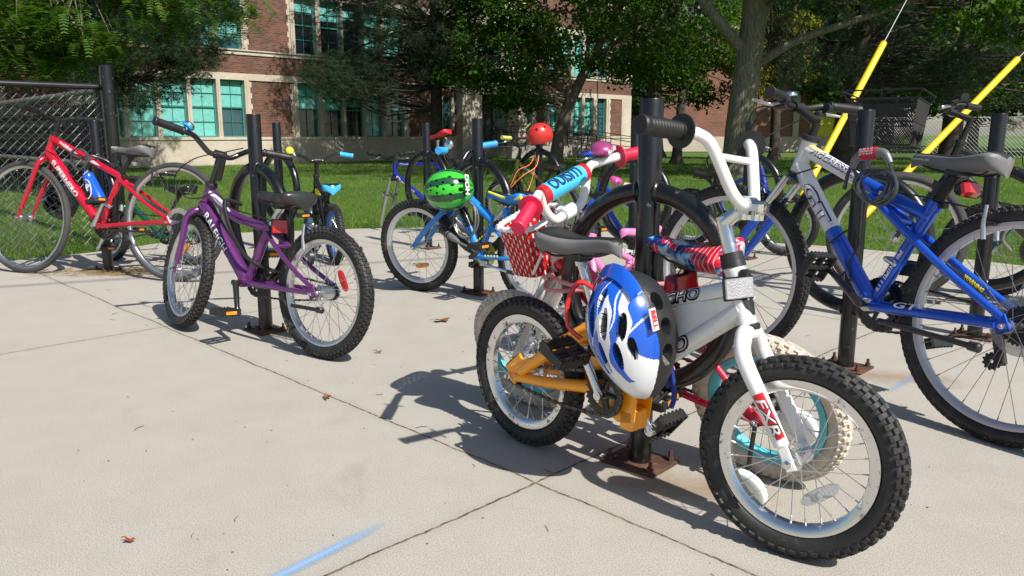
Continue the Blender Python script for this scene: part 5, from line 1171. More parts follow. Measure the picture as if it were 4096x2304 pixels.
for s_ in (1, -1):
    q = MB(); p0 = V(.86, s_*.13, .98); q.lathe([(-.012, .016), (.012, .016)], p0, (0, 1, 0), 12, 1); q.tube(cr([p0+V(.012, 0, -.01), p0+V(.05, s_*.02, -.02), p0+V(.05, s_*.08, -.03), p0+V(.025, s_*.14, -.03)], 5), [.009, .006], 8, 0); q.build('brake_lever', [ALU, BLKP], B, b15['T2'])
for S in (b8, b10, b12, b14, b16):
    B = S['frame'].parent; bc = S['bc']
    for s_ in (1, -1):
        q = MB(); p0 = bc+V(-.03, s_*.125, .05 if S is not b8 else .02); q.lathe([(-.012, .016), (.012, .016)], p0, (0, 1, 0), 10, 1); q.tube(cr([p0+V(.012, 0, -.01), p0+V(.05, s_*.02, -.02), p0+V(.04, s_*.08, -.03), p0+V(.02, s_*.13, -.03)], 4), [.006, .004], 6, 0); q.build('brake_lever', [ALU, BLKP], B, S['T2'])
    tube_part(B, 'brake_cable', [bc+V(0, .1, .02), bc+V(.08, .08, .01), bc+V(.12, .03, -.12), bc+V(.04, .02, -.2)], .0026, CBL, n=5, k=4)
tree('honey_locust_tree', 'leafy locust tree with feathery light green leaves over the wire fence at upper left', 'tree', (-10.5, 12.5, -.05), [([(-10.5, 12.5, -.05), (-10.2, 12.6, 2), (-9.6, 12.4, 4.2), (-8.4, 12.2, 6.2)], .22, .08), ([(-9.9, 12.5, 3.2), (-8.2, 12.3, 4.2), (-6.2, 12.0, 4.6)], .09, .03)],
     [((-7.4, 12.4, 3.9), (2.9, 1.8, 1.9), 190), ((-5.0, 12.3, 3.3), (1.15, 1.0, 1.0), 60), ((-7.0, 11.8, 2.25), (1.5, .9, .5), 60)], 'locust', LLO, BARK, per=30, size=.20, rad=.40)
tree('pine_tree', 'dark pine whose drooping needled branches hang between the fence and the first floor windows', 'tree', (-12.6, 19.2, -.03), [([(-12.6, 19.2, -.03), (-12.5, 19.2, 4), (-12.3, 19.2, 9)], .26, .10), ([(-12.5, 19.2, 3), (-10, 18.4, 3.6), (-7.6, 17.9, 3.3)], .10, .03), ([(-12.5, 19.2, 2.2), (-10.2, 18.2, 2.6), (-8.2, 17.9, 2.0)], .08, .02)],
     [((-9.3, 18.2, 3.9), (3.0, 1.8, 1.8), 230), ((-8.3, 17.8, 2.15), (1.5, .9, .85), 80), ((-7.4, 17.8, 3.5), (1.6, .9, 1.1), 100), ((-7.0, 17.8, 2.6), (.9, .7, .5), 30)], 'needle', LP, BARKD, per=24, size=.17, rad=.34)
tree('pine_tree', 'dark pine in front of the middle of the school with a bare lower trunk', 'tree', (-2.25, 23.6, -.03), [([(-2.25, 23.6, -.03), (-2.2, 23.6, 3), (-2.3, 23.6, 10)], .21, .10)],
     [((-2.8, 23.6, 4.9), (3.0, 2.2, 2.3), 330), ((-4.5, 23.0, 2.45), (1.4, .9, .7), 60), ((-1.7, 23.2, 3.0), (1.6, .9, .9), 70)], 'needle', LP, BARKD, per=26, size=.20, rad=.38)
tree('maple_tree', 'maple with a forked grey trunk standing behind the red helmet', 'tree', (1.22, 22.6, -.03), [([(1.22, 22.6, -.03), (1.38, 22.6, 1.0), (1.75, 22.6, 2.0), (2.35, 22.5, 3.2), (3.1, 22.3, 4.6)], .20, .08), ([(1.5, 22.6, 1.45), (1.55, 22.5, 2.3), (1.2, 22.4, 3.4), (.7, 22.2, 5)], .11, .05), ([(2.2, 22.5, 2.9), (3.3, 22.4, 3.6), (4.6, 22.3, 4.4)], .07, .03), ([(2.0, 22.5, 2.5), (2.1, 22.5, 3.6), (1.9, 22.4, 5)], .07, .03)],
     [((1.3, 22.6, 4.9), (3.8, 2.3, 2.2), 260), ((.6, 22.5, 7.4), (3.8, 2.8, 1.6), 110), ((1.8, 25.6, 6.9), (2.9, 1.8, 1.2), 130), ((-.3, 22.0, 2.9), (1.7, 1.0, 1.1), 85), ((.1, 21.8, 1.75), (.9, .7, .45), 20), ((3.6, 22.2, 3.2), (1.7, 1.1, 1.0), 70)], 'broad', LM, BARK, per=75, size=.060, rad=.40)  # high clusters out of view added to shade the school entrance
tree('maple_tree', 'dark leafy tree with a black trunk between the forked maple and the big trunk', 'tree', (5.4, 30, -.03), [([(5.4, 30, -.03), (5.3, 30, 3), (5.5, 30, 8)], .30, .15), ([(5.35, 30, 2.4), (4.2, 29.8, 4.0), (3.6, 29.6, 6)], .12, .05), ([(5.35, 30, 2.8), (6.4, 29.8, 4.2), (7.0, 29.6, 6)], .12, .05)],
     [((5.4, 30, 5.0), (3.2, 2.6, 2.6), 170), ((7.0, 29.4, 3.0), (1.5, 1.1, 1.1), 40)], 'broad', LD, BARKD, per=70, size=.075, rad=.48)
tree('maple_tree', 'slender shaded tree with dense green leaves just left of the big trunk', 'tree', (5.25, 24.5, -.03), [([(5.05, 24.5, -.03), (5.15, 24.5, 2), (5.5, 24.5, 7)], .17, .08)],
     [((5.3, 24.6, 3.9), (1.7, 1.5, 2.3), 110)], 'broad', LM, BARKD, per=70, size=.06, rad=.42)
tree('maple_tree', 'big tree with a thick furrowed trunk and a stout limb rising left', 'tree', (4.82, 17.1, -.03), [([(4.82, 17.1, -.03), (4.86, 17.1, 1.2), (4.98, 17.1, 2.6), (5.05, 17.1, 4.2), (5.2, 17.2, 7.5)], .33, .20), ([(4.95, 17.1, 2.45), (4.3, 17.0, 3.1), (3.75, 16.9, 3.75), (2.9, 16.6, 4.9)], .14, .09), ([(5.1, 17.1, 2.25), (5.9, 17.0, 2.75), (7.2, 16.8, 3.2), (9.2, 16.5, 3.9)], .10, .05), ([(5.1, 17.1, 3.3), (5.7, 17.2, 4.1), (6.6, 17.2, 5.2)], .17, .08)],
     [((4.6, 15.0, 7.4), (6.4, 5.6, 2.3), 330), ((6.9, 16.6, 3.9), (2.4, 1.0, .5), 40), ((7.0, 14.7, 5.6), (2.0, 1.6, 1.0), 80), ((3.2, 16.8, 4.6), (2.6, 1.2, .7), 50)], 'broad', LM, BARKF, per=60, size=.065, rad=.46)  # unseen high crown spread, and a sunward cluster added, to shade lawn and trunk
tree('yellowing_maple_tree', 'maple with yellow green autumn leaves right behind the big trunk', 'tree', (8.9, 28.5, -.03), [([(9.35, 28.5, -.03), (9.3, 28.5, 2), (9.0, 28.5, 5)], .20, .10)],
     [((8.9, 28.2, 3.75), (1.75, 1.4, 1.55), 110)], 'broad', LY, BARKD, per=75, size=.07, rad=.42)
tree('spruce_tree', 'blue green needled conifer with a dark trunk behind the first yellow guard', 'tree', (8.35, 19.6, -.03), [([(8.1, 19.6, -.03), (8.15, 19.6, 1.2), (8.4, 19.6, 3), (8.6, 19.6, 9)], .34, .14), ([(8.4, 19.6, 2.6), (6.8, 19.2, 2.75), (5.9, 18.9, 2.5)], .07, .02)],
     [((8.9, 19.4, 4.6), (4.2, 2.2, 2.0), 240), ((7.2, 18.9, 2.45), (1.7, .8, .55), 50), ((10.4, 18.9, 2.4), (1.6, .9, .6), 44)], 'needle', LS, BARKD, per=15, size=.19, rad=.40)
tree('dark_spruce_tree', 'very dark dense conifer behind the black mesh basket', 'tree', (12.6, 23, -.03), [([(12.6, 23, -.03), (12.6, 23, 3), (12.5, 23, 9)], .32, .12)],
     [((12.6, 22.6, 4.1), (4.0, 2.4, 2.9), 330)], 'needle', LP, BARKD, per=15, size=.21, rad=.46)
tree('ash_tree', 'tree with loose light green leaves hanging at the upper right corner', 'tree', (15.5, 17.5, -.03), [([(15.5, 17.5, -.03), (15.2, 17.4, 3), (14, 17, 6)], .26, .12), ([(15.2, 17.4, 2.7), (12.8, 17.0, 3.6), (9.4, 16.8, 3.95)], .11, .04)],
     [((12.6, 16.8, 4.4), (4.0, 1.5, 1.2), 120), ((10.9, 16.9, 3.2), (2.4, .9, .55), 36)], 'broad', LM, BARK, per=55, size=.075, rad=.42)
tree('young_maple_tree', 'low green leafy tree at the right edge with a pale trunk near the far fence', 'tree', (14.9, 27.5, -.03), [([(14.9, 27.5, -.03), (14.9, 27.5, 2), (15.0, 27.5, 4)], .19, .10)],
     [((15.4, 27.3, 2.9), (3.0, 1.6, 1.5), 130)], 'broad', LM, mat('pale bark', (.30, .26, .21), rough=.9, var=.3), per=60, size=.085, rad=.45)
# far trees closing the horizon: one crown mesh shared by several copies
far = tree('distant_tree', 'distant dark tree behind the school', 'tree', (0, 0, 0), [([(0, 0, 0), (.1, 0, 3), (0, 0, 8)], .3, .12)], [((0, 0, 5.6), (4.2, 3.6, 4.4), 260)], 'broad', LD, BARKD, per=46, size=.16, rad=.75, group='distant trees')
spots = [(8, 50), (15, 52), (21, 49), (27, 47), (33, 45), (38, 43), (24, 58), (34, 56), (-26, 34), (-22, 27), (-33, 30), (44, 38), (12, 62), (18.5, 40), (25, 37), (29, 31)]
sides = ['leftmost of those right of the school', 'just beyond the orange brick building', 'beyond the dark conifer', 'beyond the pale fence', 'near the right edge', 'at the right edge, far row', 'in the back row beyond the orange building', 'in the back row near the right edge', 'far left, behind the locust', 'left, close to the school end', 'left, far behind the wire fence', 'rightmost, outside the guards', 'back row, behind the flagpole', 'behind the right end of the brick building', 'behind the pale trunk', 'behind the grey wire fence']
for i, (x, y) in enumerate(spots):
    if i == 0: o = far
    else:
        o = far.copy(); col.objects.link(o)
        for ch in list(far.children): c = ch.copy(); col.objects.link(c); c.parent = o
    o.matrix_world = Matrix.Translation((x, y, -.03)) @ Matrix.Rotation(i*1.7, 4, 'Z') @ Matrix.Diagonal((1+.1*(i % 3), 1, .85+.12*(i % 4), 1)); o['label'] = 'dark distant tree, '+sides[i]
# flagpole
q = MB(); q.bar((5.75, 33, 0), (5.75, 33, 9), .05, .035, 10); FP = tag(q.build('flagpole', mat('white pole paint', .7, rough=.4), None), 'thin white flagpole far behind the front rack post', 'flagpole')
q = MB(); q.add([V(5.80, 33, 5.6), V(6.05, 33.05, 5.3), V(6.0, 33.0, 4.9), V(5.80, 33, 5.0), V(5.80, 33.02, 5.6), V(6.05, 33.07, 5.3), V(6.0, 33.02, 4.9), V(5.80, 33.02, 5.0)], [(0, 1, 2, 3), (7, 6, 5, 4)]); q.build('flag', mat('red flag cloth', (.5, .02, .02), rough=.8), FP, smooth=0)
# overhead wire whose shadow crosses the slabs
k = 6/sd.z; sh = V(sd.x*k, sd.y*k, 6); pa = V(-3.0, 4.30, 0); pb = V(-1.42, 5.0, 0); dd = (pb-pa)
q = MB(); q.tube([pa-dd*8+sh, pb+dd*8+sh], .012, 6); tag(q.build('overhead_wire', CBL, None), 'thin black overhead wire strung high above the concrete slabs', 'wire')
# ---- helmets
def helmet(name, M, label, mats, matf, vent, ax=(.135, .100, .115), cut=-.30, nu=96, nv=48, point=0., vis=None):
    """dome of many small faces: vents are pressed in and dark, colours follow matf(angle, height)"""
    q = MB(); vs = []; a0 = math.asin(cut)
    for i in range(nv+1):
        ph = a0+(math.pi/2-a0)*i/nv
        for j in range(nu):
            a = 2*math.pi*j/nu; x, y, z = math.cos(ph)*math.cos(a), math.cos(ph)*math.sin(a), math.sin(ph)
            d = vent(x, y, z); s_ = 1-.22*d; px = ax[0]*x*(1+point*(max(0, -x)**2)); vs.append(V(px*s_, ax[1]*y*s_*(1-.18*point*max(0, -x)), ax[2]*z*s_-(.012*max(0, -x)*max(0, .4-z) if point else 0)))
    fs = []; mi = []
    for i in range(nv):
        for j in range(nu):
            j2 = (j+1) % nu; fs.append((i*nu+j, i*nu+j2, (i+1)*nu+j2, (i+1)*nu+j)); ph = a0+(math.pi/2-a0)*(i+.5)/nv; a = 2*math.pi*(j+.5)/nu
            x, y, z = math.cos(ph)*math.cos(a), math.cos(ph)*math.sin(a), math.sin(ph); mi.append(matf(x, y, z, vent(x, y, z)))
    o0 = len(q.v); q.add(vs, []); 
    for f, k_ in zip(fs, mi): q.f.append(f); q.m.append(k_)
    n0 = len(q.v); inn = [p*.88 for p in vs[:nu]]; inn2 = [V(p.x*.8, p.y*.8, p.z+ax[2]*.5) for p in vs[:nu]]; top = V(0, 0, ax[2]*.8)
    q.add(inn+inn2+[top], [(nu+j, nu+(j+1) % nu, (j+1) % nu, j) for j in range(nu)]+[(j+nu, 2*nu, (j+1) % nu+nu) for j in range(nu)], len(mats)-1)
    for j in range(nu): q.f.append((o0+j, n0+j, n0+(j+1) % nu, o0+(j+1) % nu)); q.m.append(len(mats)-1)
    o = q.build(name, mats, None, smooth=50); o.matrix_world = M; tag(o, label, 'helmet'); return o
def basis(xd, zd, p):
    x = V(xd).normalized(); z = V(zd); z = (z-x*z.dot(x)).normalized(); y = z.cross(x); return Matrix.Translation(p) @ Matrix((x, y, z)).transposed().to_4x4()
EPS = mat('scuffed black foam', (.020, .020, .022), rough=.45, bump=.8, bscale=70, var=.3)
BSH = mat('glossy blue shell', (.01, .10, .58), rough=.2, coat=.7); WSH = mat('glossy white shell', (.72, .73, .76), rough=.2, coat=.7)
def lens(x, y, cx, cy, lx, ly, rot=0.):
    c, s_ = math.cos(rot), math.sin(rot); u = ((x-cx)*c+(y-cy)*s_)/lx; v = (-(x-cx)*s_+(y-cy)*c)/ly; return u*u+abs(v)**1.6 < 1
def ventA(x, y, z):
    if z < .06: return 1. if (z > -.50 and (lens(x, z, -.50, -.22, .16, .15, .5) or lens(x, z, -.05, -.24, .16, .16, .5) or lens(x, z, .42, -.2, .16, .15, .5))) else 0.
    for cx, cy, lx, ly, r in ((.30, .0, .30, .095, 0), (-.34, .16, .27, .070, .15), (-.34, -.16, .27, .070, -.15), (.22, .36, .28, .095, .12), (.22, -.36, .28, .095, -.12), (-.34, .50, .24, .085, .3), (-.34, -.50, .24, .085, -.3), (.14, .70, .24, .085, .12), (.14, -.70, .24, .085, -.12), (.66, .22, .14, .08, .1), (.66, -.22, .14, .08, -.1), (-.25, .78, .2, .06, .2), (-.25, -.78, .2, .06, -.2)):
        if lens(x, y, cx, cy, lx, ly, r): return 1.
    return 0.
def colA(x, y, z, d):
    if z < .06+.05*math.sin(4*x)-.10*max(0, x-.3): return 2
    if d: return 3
    w_ = .13*math.sin(7*x+3.1)+.05*math.sin(17*x); r = abs(y)
    fl_ = (r < .10+.16*max(0, x+.5)+w_*.5) if x > -.62 else False
    fl2 = abs(r-.50-.12*math.sin(4*x+.6)) < .085+.03*math.sin(11*x) and x > -.75
    fl3 = r > .80+.05*math.sin(9*x)
    if abs(math.sin(8*y+2.6*x+.8*math.sin(6*x))) < .13 and x > -.5: return 1
    return 0 if (fl_ and r > .0) or fl2 or fl3 else 1
def W1(*p): return b1['M'] @ V(*p)
o1 = W1(.430, -.125, .392)
vd = (V(0, 0, .84)-o1).normalized()
Mh = basis(V(-.22, .08, 1), V(-.90, -.44, .10), o1+V(.025, .015, .035))
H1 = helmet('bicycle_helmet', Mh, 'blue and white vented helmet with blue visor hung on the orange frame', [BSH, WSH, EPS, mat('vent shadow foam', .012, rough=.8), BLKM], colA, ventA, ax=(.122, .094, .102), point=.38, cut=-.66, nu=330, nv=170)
q = MB(); vs = []
for i in range(13):
    a = (i/12-.5)*1.9
    for r_, z_ in ((1.0, .34), (1.16, .22), (1.27, .10)): vs.append(V(.122*math.cos(a)*(1+(r_-1)*.75)*(.98), .092*math.sin(a)*(1+(r_-1)*.5)*1.04, .095*z_+.008))
vs += [p-V(0, 0, .003) for p in vs]
n_ = 39; q.add(vs, [f for i in range(12) for k_ in range(2) for f in (((i*3+k_, i*3+k_+1, i*3+k_+4, i*3+k_+3)), ((n_+i*3+k_, n_+i*3+k_+3, n_+i*3+k_+4, n_+i*3+k_+1)))]+[(i*3+2, n_+i*3+2, n_+i*3+5, i*3+5) for i in range(12)]); q.build('visor', BSH, H1)
q = MB(); q.box(V(.02, -.1035, .012), (.048, .002, .020), Matrix.Rotation(.15, 3, 'X'), ch=.0009); st_ = q.build('sticker', DWHT, H1)
text('lettering', 'BELL', DRED, H1, V(.040, -.1050, .012), V(.0, -.1050, .012), (0, -1, .12), .012, weight=.04, lift=.0012)
for pts in ([(-.06, -.06, -.04), (-.12, -.03, -.06), (-.18, -.01, -.07), (-.21, .0, -.06)], [(-.05, .06, -.04), (-.11, .03, -.07), (-.17, .02, -.08)]):
    q = MB(); q.tube(cr([V(*p) for p in pts], 5), .006, 4); q.build('strap', mat('blue webbing', (.01, .03, .22), rough=.8), H1)
# watermelon helmet
m, t, b = shader('watermelon shell'); tc = nd(t, 'ShaderNodeTexCoord'); s_ = nd(t, 'ShaderNodeSeparateXYZ'); t.links.new(tc.outputs['Object'], s_.inputs[0])
at = mth(t, 'ARCTAN2', s_.outputs[1], s_.outputs[2]); ns = noise(t, tc.outputs['Object'], 45, 6, .8); ns2 = noise(t, tc.outputs['Object'], 12, 3)
ph = mth(t, 'ADD', mth(t, 'MULTIPLY', at, 8.0), mth(t, 'ADD', mth(t, 'MULTIPLY', mth(t, 'SUBTRACT', ns, .5), 2.0), mth(t, 'MULTIPLY', mth(t, 'SUBTRACT', ns2, .5), .9)))
t.links.new(ramp(t, mth(t, 'SINE', ph), [(.10, (.045, .50, .03)), (.22, (.012, .075, .03))]), b.inputs['Base Color']); b.inputs['Roughness'].default_value = .22; b.inputs['Coat Weight'].default_value = .6; WML = m
def ventB(x, y, z):
    for cx, cy, lx, ly in ((.62, .22, .09, .09), (.62, -.22, .09, .09), (.2, .42, .07, .045), (.2, -.42, .07, .045), (-.05, .16, .05, .05), (-.05, -.16, .05, .05), (-.35, .3, .06, .04), (-.35, -.3, .06, .04), (-.30, 0, .06, .06), (.30, 0, .05, .05), (-.6, .12, .05, .035), (-.6, -.12, .05, .035)):
        if z > 0 and lens(x, y, cx, cy, lx, ly): return 1.
    return 0.
o2 = b7['M'] @ V(.493, .13, .569)
Mg = basis(V(.97, -.10, .10), V(-.25, -.95, .25), o2+V(.022, 0, 0))
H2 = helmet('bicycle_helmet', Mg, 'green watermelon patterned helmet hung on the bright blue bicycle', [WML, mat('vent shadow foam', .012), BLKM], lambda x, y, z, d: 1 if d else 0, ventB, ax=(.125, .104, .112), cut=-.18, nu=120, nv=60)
text('lettering', 'DOH', DBLK, H2, V(.092, .052, .068), V(.092, -.052, .068), (1, 0, .9), .030, weight=.12, lift=.0195); text('lettering', 'DOH', DWHT, H2, V(.092, .050, .068), V(.092, -.050, .068), (1, 0, .9), .025, weight=.04, lift=.0210)
# red helmet on the far ring
REDH = mat('scuffed red shell', (.52, .025, .018), rough=.35, coat=.3, dirt=((.35, .22, .10), .36))
o3 = V(.232, 6.66, .83)
Mr_ = basis(V(-.80, -.35, -.25), V(.30, -.30, .85), o3)
H3 = helmet('skate_helmet', Mr_, 'red scuffed skate helmet hanging on top of a distant rack ring', [REDH, mat('vent shadow foam', .012), BLKM], lambda x, y, z, d: 1 if d else 0, lambda x, y, z: 1. if z > 0 and (lens(x, y, .45, .3, .09, .08) or lens(x, y, .45, -.3, .09, .08) or lens(x, y, -.2, .4, .09, .08) or lens(x, y, -.2, -.4, .09, .08)) else 0., ax=(.114, .096, .112), cut=-.16, nu=72, nv=36)
text('lettering', '95', DYEL, H3, V(.09, -.03, .088), V(.05, -.075, .085), (.3, -.5, .8), .035, weight=.03, lift=.012)
q = MB(); q.tube(cr([V(.05, -.10, -.04), V(.08, -.11, -.10), V(.10, -.08, -.15)], 5), .006, 5); q.build('strap', BLKM, H3)
# dark helmet behind the red bicycle
H4 = helmet('bicycle_helmet', basis(V(.6, -.5, -.4), V(-.5, -.7, .5), V(-2.98, 5.22, .40)), 'black helmet hanging low behind the red bicycle', [BLKG, mat('vent shadow foam', .012), BLKM], lambda x, y, z, d: 1 if d else 0, ventA, ax=(.14, .105, .11), cut=-.35, nu=60, nv=30)
# ---- locks
def coil(name, M, pts, r, m, label, cat, n=8):
    q = MB(); q.tube(cr([V(*p) for p in pts], 6), r, n); o = q.build(name, m, None); o.matrix_world = M; return tag(o, label, cat)
LK = mat('clear coated steel cable', (.045, .05, .055), rough=.25, coat=.6, bump=1., bscale=90)
pts = [(.560, .055, .665), (.540, .060, .733)]
for i in range(29):
    a = -1.9-2*math.pi*i/11; rr_ = .052+.016*math.sin(i*.6); pts.append((.488-.0018*i+rr_*1.2*math.cos(a), .052+.012*math.sin(i*1.1)+.0006*i, .680+rr_*.95*math.sin(a)))
pts += [(.400, .055, .70), (.410, .06, .753)]
CL = coil('combination_lock', b2['M'], pts, .0062, LK, 'black coiled cable lock with red number dial on the blue mountain bicycle', 'cable lock')
LO = V(.035, .0, -.062)
q = MB(); q.tube(cr([V(*p)+LO for p in [(.505, .060, .795), (.495, .062, .825), (.475, .063, .838)]], 4), [.010, .0165], 14, 0); q.tube([V(.475, .063, .838)+LO, V(.420, .063, .846)+LO], .0172, 16, 1); q.tube(cr([V(*p)+LO for p in [(.420, .063, .846), (.395, .063, .843), (.375, .060, .815)]], 4), [.0165, .010], 14, 0)
for x in (.467, .454, .441, .428): q.lathe([(-.0045, .0185), (.0045, .0185)], V(x, .063, .8385+(.475-x)*.145)+LO, (1, 0, -.145), 18, 1)
LH = q.build('lock_body', [mat('grey lock plastic', (.18, .18, .18), rough=.35, metal=.3), mat('red dial', (.5, .01, .02), rough=.4)], CL)
for i, (a_, c_) in enumerate((('3085', .004), ('6914', .012), ('2750', -.004))): text('digits', a_, DWHT, LH, (.508, .080, .777+c_), (.459, .080, .784+c_), (0, 1, .3), .006, lift=.004, weight=.02)
LK2 = mat('steel cable grey', (.22, .21, .19), rough=.35, metal=.5, bump=1., bscale=90)
pts = [(.53, .06, .37)]+[(.43+.075*math.cos(-.3-2*math.pi*i/10), .045+.012*math.sin(i), .42+.095*math.sin(-.3-2*math.pi*i/10)) for i in range(23)]+[(.40, .05, .30)]
C7 = coil('combination_lock', b7['M'], pts, .0055, LK2, 'grey steel cable lock looped through the bright blue bicycle', 'cable lock')
q = MB(); q.tube([(.585, .085, .375), (.545, .085, .352), (.47, .085, .318), (.44, .085, .305)], [.016, .018, .016, .008], 14, 0)
for k in range(4): q.lathe([(-.0045, .0195), (.0045, .0195)], V(.558, .085, .359).lerp(V(.512, .085, .337), k/3), (.046, 0, .022), 16, 1)
q.build('lock_body', [mat('grey lock plastic', .2), BLKP], C7)
q = MB(); q.tube([(.44, .085, .305), (.32, .07, .262)], .006, 8); q.build('lock_cable', LK2, C7)
pts = [(.60, .06, .70)]+[(.625+.058*math.cos(.5+2*math.pi*i/10)*(1+.1*math.sin(i)), .05+.01*math.sin(i*1.3), .695+.062*math.sin(.5+2*math.pi*i/10)) for i in range(20)]+[(.56, .04, .72), (.50, -.02, .70), (.46, -.05, .66)]
coil('cable_lock', b4['M'], pts, .0065, mat('dark grey cable', (.05, .05, .05), rough=.35), 'dark grey coiled cable lock on the top tube of the red bicycle', 'cable lock')
coil('cable_lock', Matrix.Identity(4), [(.12, 2.22, .46), (.09, 2.05, .44), (.17, 2.0, .445), (.30, 1.97, .46), (.45, 2.02, .46), (.52, 1.94, .44), (.50, 1.82, .43), (.40, 1.80, .44), (.25, 1.90, .455), (.12, 2.05, .462), (.12, 2.22, .475)], .0055, mat('pink clear cable', (.65, .22, .24), rough=.3, coat=.5), 'pink clear cable lock looped round the front rack ring', 'cable lock')
coil('cable_lock', b1['M'], [(.30, -.05, .47), (.27, -.085, .50), (.255, -.11, .46), (.265, -.12, .40), (.29, -.10, .37)], .0058, mat('clear red cable', (.6, .02, .01), rough=.25, coat=.5), 'short red cable loop between the chrome seat post and the blue and white helmet', 'cable lock')
coil('cable_lock', b6['M'], [(.30+.07*math.cos(i*.75), .04+.01*math.sin(i), .34+.07*math.sin(i*.75)) for i in range(20)], .006, CBL, 'black coiled cable on the tiny black bicycle', 'cable lock')
coil('cable_lock', b14['M'], [(.17+.045*math.cos(i*.75), .02*math.sin(i), .64+.05*math.sin(i*.75)) for i in range(20)], .006, CBL, 'black coiled cable resting on the saddle of the blue bicycle by the lawn', 'cable lock')
coil('cable_lock', Matrix.Identity(4), [(.20, 6.7, .70), (.15, 6.65, .60), (.05, 6.6, .55), (.0, 6.6, .45), (-.02, 6.6, .40), (.08, 6.6, .50), (.2, 6.65, .58), (.22, 6.7, .68), (.16, 6.66, .45), (.12, 6.62, .36)], .0038, mat('orange cable', (.75, .16, .04), rough=.4), 'thin orange cable looped through the olive bicycle and its rack', 'cable lock')
coil('cable_lock', Matrix.Identity(4), [(2.02, 3.0, .76), (2.0, 2.95, .70), (2.03, 2.93, .60), (1.98, 2.95, .52), (2.03, 3.0, .45), (2.08, 3.0, .50), (2.03, 2.97, .58), (1.95, 2.98, .56), (1.88, 3.0, .46), (1.92, 3.0, .40)], .0068, mat('grey sleeve cable', (.16, .15, .13), rough=.4), 'grey cable lock dangling from the rack right of the grey and black saddle', 'cable lock')
coil('cable_lock', b3['M'], [(.56, -.03, .56), (.575, .035, .575), (.56, .05, .53), (.51, .055, .45), (.45, .05, .38), (.40, .02, .33), (.33, -.03, .30)], .0085, CBL, 'thick black cable lock over the top tube of the purple bicycle', 'cable lock')
# ---- things on the ground
def alpha_sheet(name, pts, c, label, cat, z=.004, scale=60, lo=.45, hi=.62, soft=(.5, .5), kind=None, c2=None):
    """thin stain or chalk mark: density fades to the rim of the sheet and breaks up with the grain of the slab"""
    m, t, b = shader(name); tc = nd(t, 'ShaderNodeTexCoord'); s_ = nd(t, 'ShaderNodeSeparateXYZ'); t.links.new(tc.outputs['UV'], s_.inputs[0])
    ux = mth(t, 'ABSOLUTE', mth(t, 'SUBTRACT', s_.outputs[0], .5)); uy = mth(t, 'ABSOLUTE', mth(t, 'SUBTRACT', s_.outputs[1], .5))
    r = mth(t, 'SUBTRACT', 1, mth(t, 'SQRT', mth(t, 'ADD', mth(t, 'POWER', mth(t, 'MULTIPLY', ux, 2), 4), mth(t, 'POWER', mth(t, 'MULTIPLY', uy, 2), 2))))
    f = mth(t, 'ADD', noise(t, tc.outputs['Object'], scale, 6, .8), mth(t, 'MULTIPLY', mth(t, 'SUBTRACT', r, soft[0]), soft[1]))
    k_ = nd(t, 'ShaderNodeMapRange'); k_.inputs[1].default_value = lo; k_.inputs[2].default_value = hi; t.links.new(f, k_.inputs[0]); t.links.new(k_.outputs[0], b.inputs['Alpha'])
    b.inputs['Base Color'].default_value = (*c, 1); b.inputs['Roughness'].default_value = .95; b.inputs['Specular IOR Level'].default_value = .1
    me = bpy.data.meshes.new(name); me.from_pydata([(a, b_, z) for a, b_ in pts], [], [(0, 1, 2, 3)]); uv = me.uv_layers.new(); 
    for i, q_ in enumerate(((0, 0), (1, 0), (1, 1), (0, 1))): uv.data[i].uv = q_
    me.materials.append(m); me.update(); o = bpy.data.objects.new(name, me); col.objects.link(o); return tag(o, label, cat, kind=kind)
def strip(a, b_, w_): 
    a, b_ = V(*a, 0), V(*b_, 0); d = (b_-a).normalized(); n_ = V(-d.y, d.x, 0)*w_; return [tuple((a-n_)[:2]), tuple((b_-n_)[:2]), tuple((b_+n_)[:2]), tuple((a+n_)[:2])]
alpha_sheet('chalk_mark', strip((-.60, 1.20), (-.225, 1.668), .040), (.28, .44, .66), 'blue chalk stroke on the slab in the left foreground', 'chalk mark', scale=240, lo=.58, hi=1.15, soft=(.35, .9))
alpha_sheet('chalk_mark', strip((1.20, 2.45), (1.5, 2.75), .035), (.26, .43, .68), 'short blue chalk stroke beside the post of the blue mountain bicycle', 'chalk mark', scale=150, lo=.6, hi=1.8, soft=(.35, .9))
for i, (x, y, s_, n_) in enumerate(((.42, 1.78, .30, 'foreground'), (1.38, 2.65, .28, 'blue mountain bicycle'), (-1.0, 3.3, .2, 'purple bicycle'), (-.1, 4.1, .22, 'green helmet'), (-2.45, 4.78, .28, 'red bicycle'))):
    alpha_sheet('rust_stain', strip((x-s_, y+s_*.3), (x+s_, y-s_*.3), s_*.6), (.36, .20, .09), 'rusty stain on the slab by the rack plate of the '+n_, 'stain', z=.003, scale=9, lo=.48, hi=2.0, soft=(.45, .9))
BRL = mat('dry brown leaf', (.24, .10, .035), rough=.8, var=.4); GRL = mat('small green leaf', (.05, .2, .03), rough=.6)
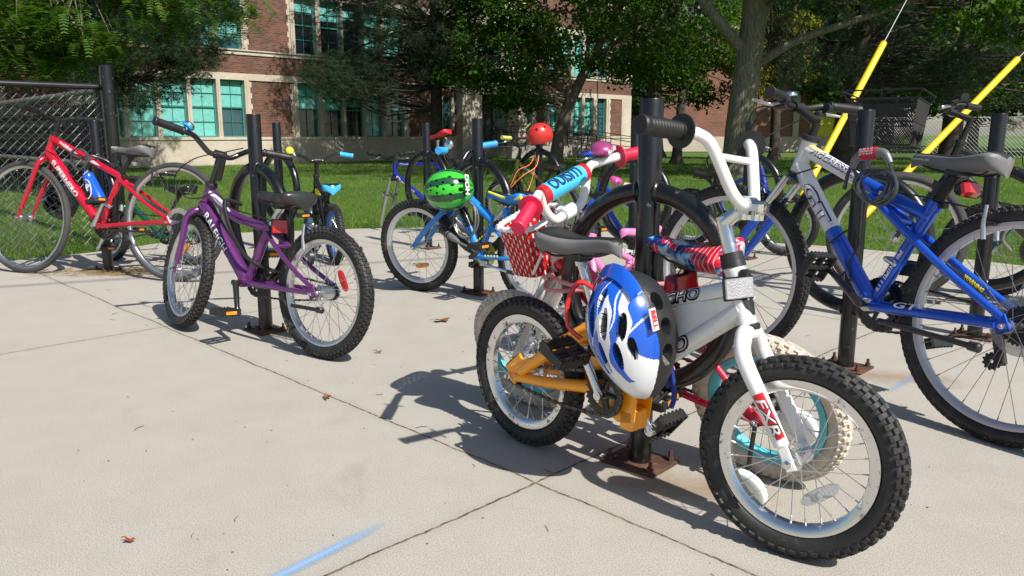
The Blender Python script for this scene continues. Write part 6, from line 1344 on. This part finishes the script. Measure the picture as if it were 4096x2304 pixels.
def leaf(x, y, s_, label, m_=None, rz=0., curl=.5):
    q = MB(); vs = []; rr = random.Random(int(x*1000+y*77)); N_ = 14
    for k_, f in ((0, 1.), (1, .5)):
        for i in range(N_):
            a = 2*math.pi*i/N_; r_ = s_*(.55+.45*abs(math.cos(a*2.5)))*f*(1.35 if abs(math.sin(a/2)) > .9 else 1)*rr.uniform(.85, 1.1); vs.append(V(r_*math.cos(a), r_*math.sin(a)*.7, .004+curl*s_*f*f*abs(math.sin(a+1))*rr.uniform(.5, 1)))
    vs.append(V(0, 0, .005)); q.add(vs, [(i, (i+1) % N_, N_+(i+1) % N_, N_+i) for i in range(N_)]+[(N_+i, N_+(i+1) % N_, 2*N_) for i in range(N_)])
    q.tube([V(0, 0, .005), V(-s_*1.1, s_*.1, .012), V(-s_*1.7, s_*.4, .008)], .0012, 4); o = q.build('fallen_leaf', m_ or BRL, None); o.matrix_world = Matrix.Translation((x, y, .002)) @ Matrix.Rotation(rz, 4, 'Z'); tag(o, label, 'leaf')
leaf(-.315, 3.51, .036, 'curled brown leaf lying between the bright blue and the white bicycle', rz=.3); leaf(-.60, 2.44, .020, 'small brown leaf on the slab below the purple bicycle', rz=2.0); leaf(-.52, 2.98, .014, 'tiny brown leaf right of the purple rear wheel')
leaf(-.80, 1.52, .012, 'tiny reddish bit of leaf in the left foreground', mat('reddish leaf', (.3, .07, .03), rough=.8)); leaf(-.62, 5.1, .03, 'small green leaf near the bright blue front wheel', GRL)
TW = mat('dry twig', (.12, .085, .05), rough=.9); rr = random.Random(4); q = MB()
for i in range(50):
    y = rr.uniform(1.35, 6.0); x = rr.uniform(-.62, .45)*y; a = rr.uniform(0, 6.28); L = rr.uniform(.008, .045); d = V(math.cos(a), math.sin(a), 0)*L; p = V(x, y, .0022)
    q.tube([p, p+d*.5+V(-d.y, d.x, 0)*rr.uniform(-.25, .25), p+d], rr.uniform(.0005, .0010), 3)
for i in range(140):
    y = rr.uniform(1.35, 6.2); x = rr.uniform(-.62, .6)*y; q.ell((x, y, .001), (rr.uniform(.001, .003),)*2+(.0014,), nu=5, nv=3)
tag(q.build('litter', TW, None), kind='stuff')
q = MB(); rr = random.Random(9)
for i in range(420):
    x, y = rr.gauss(-2.5, .22), rr.gauss(4.83, .07); a = rr.uniform(-.5, .5); L = rr.uniform(.03, .09); d = V(math.cos(a), math.sin(a), 0)*L; q.tube([V(x, y, .004), V(x, y, rr.uniform(.003, .02))+d], .0012, 3, cap=False)
tag(q.build('dry_grass', mat('straw', (.40, .30, .15), rough=.9, var=.3), None), kind='stuff')
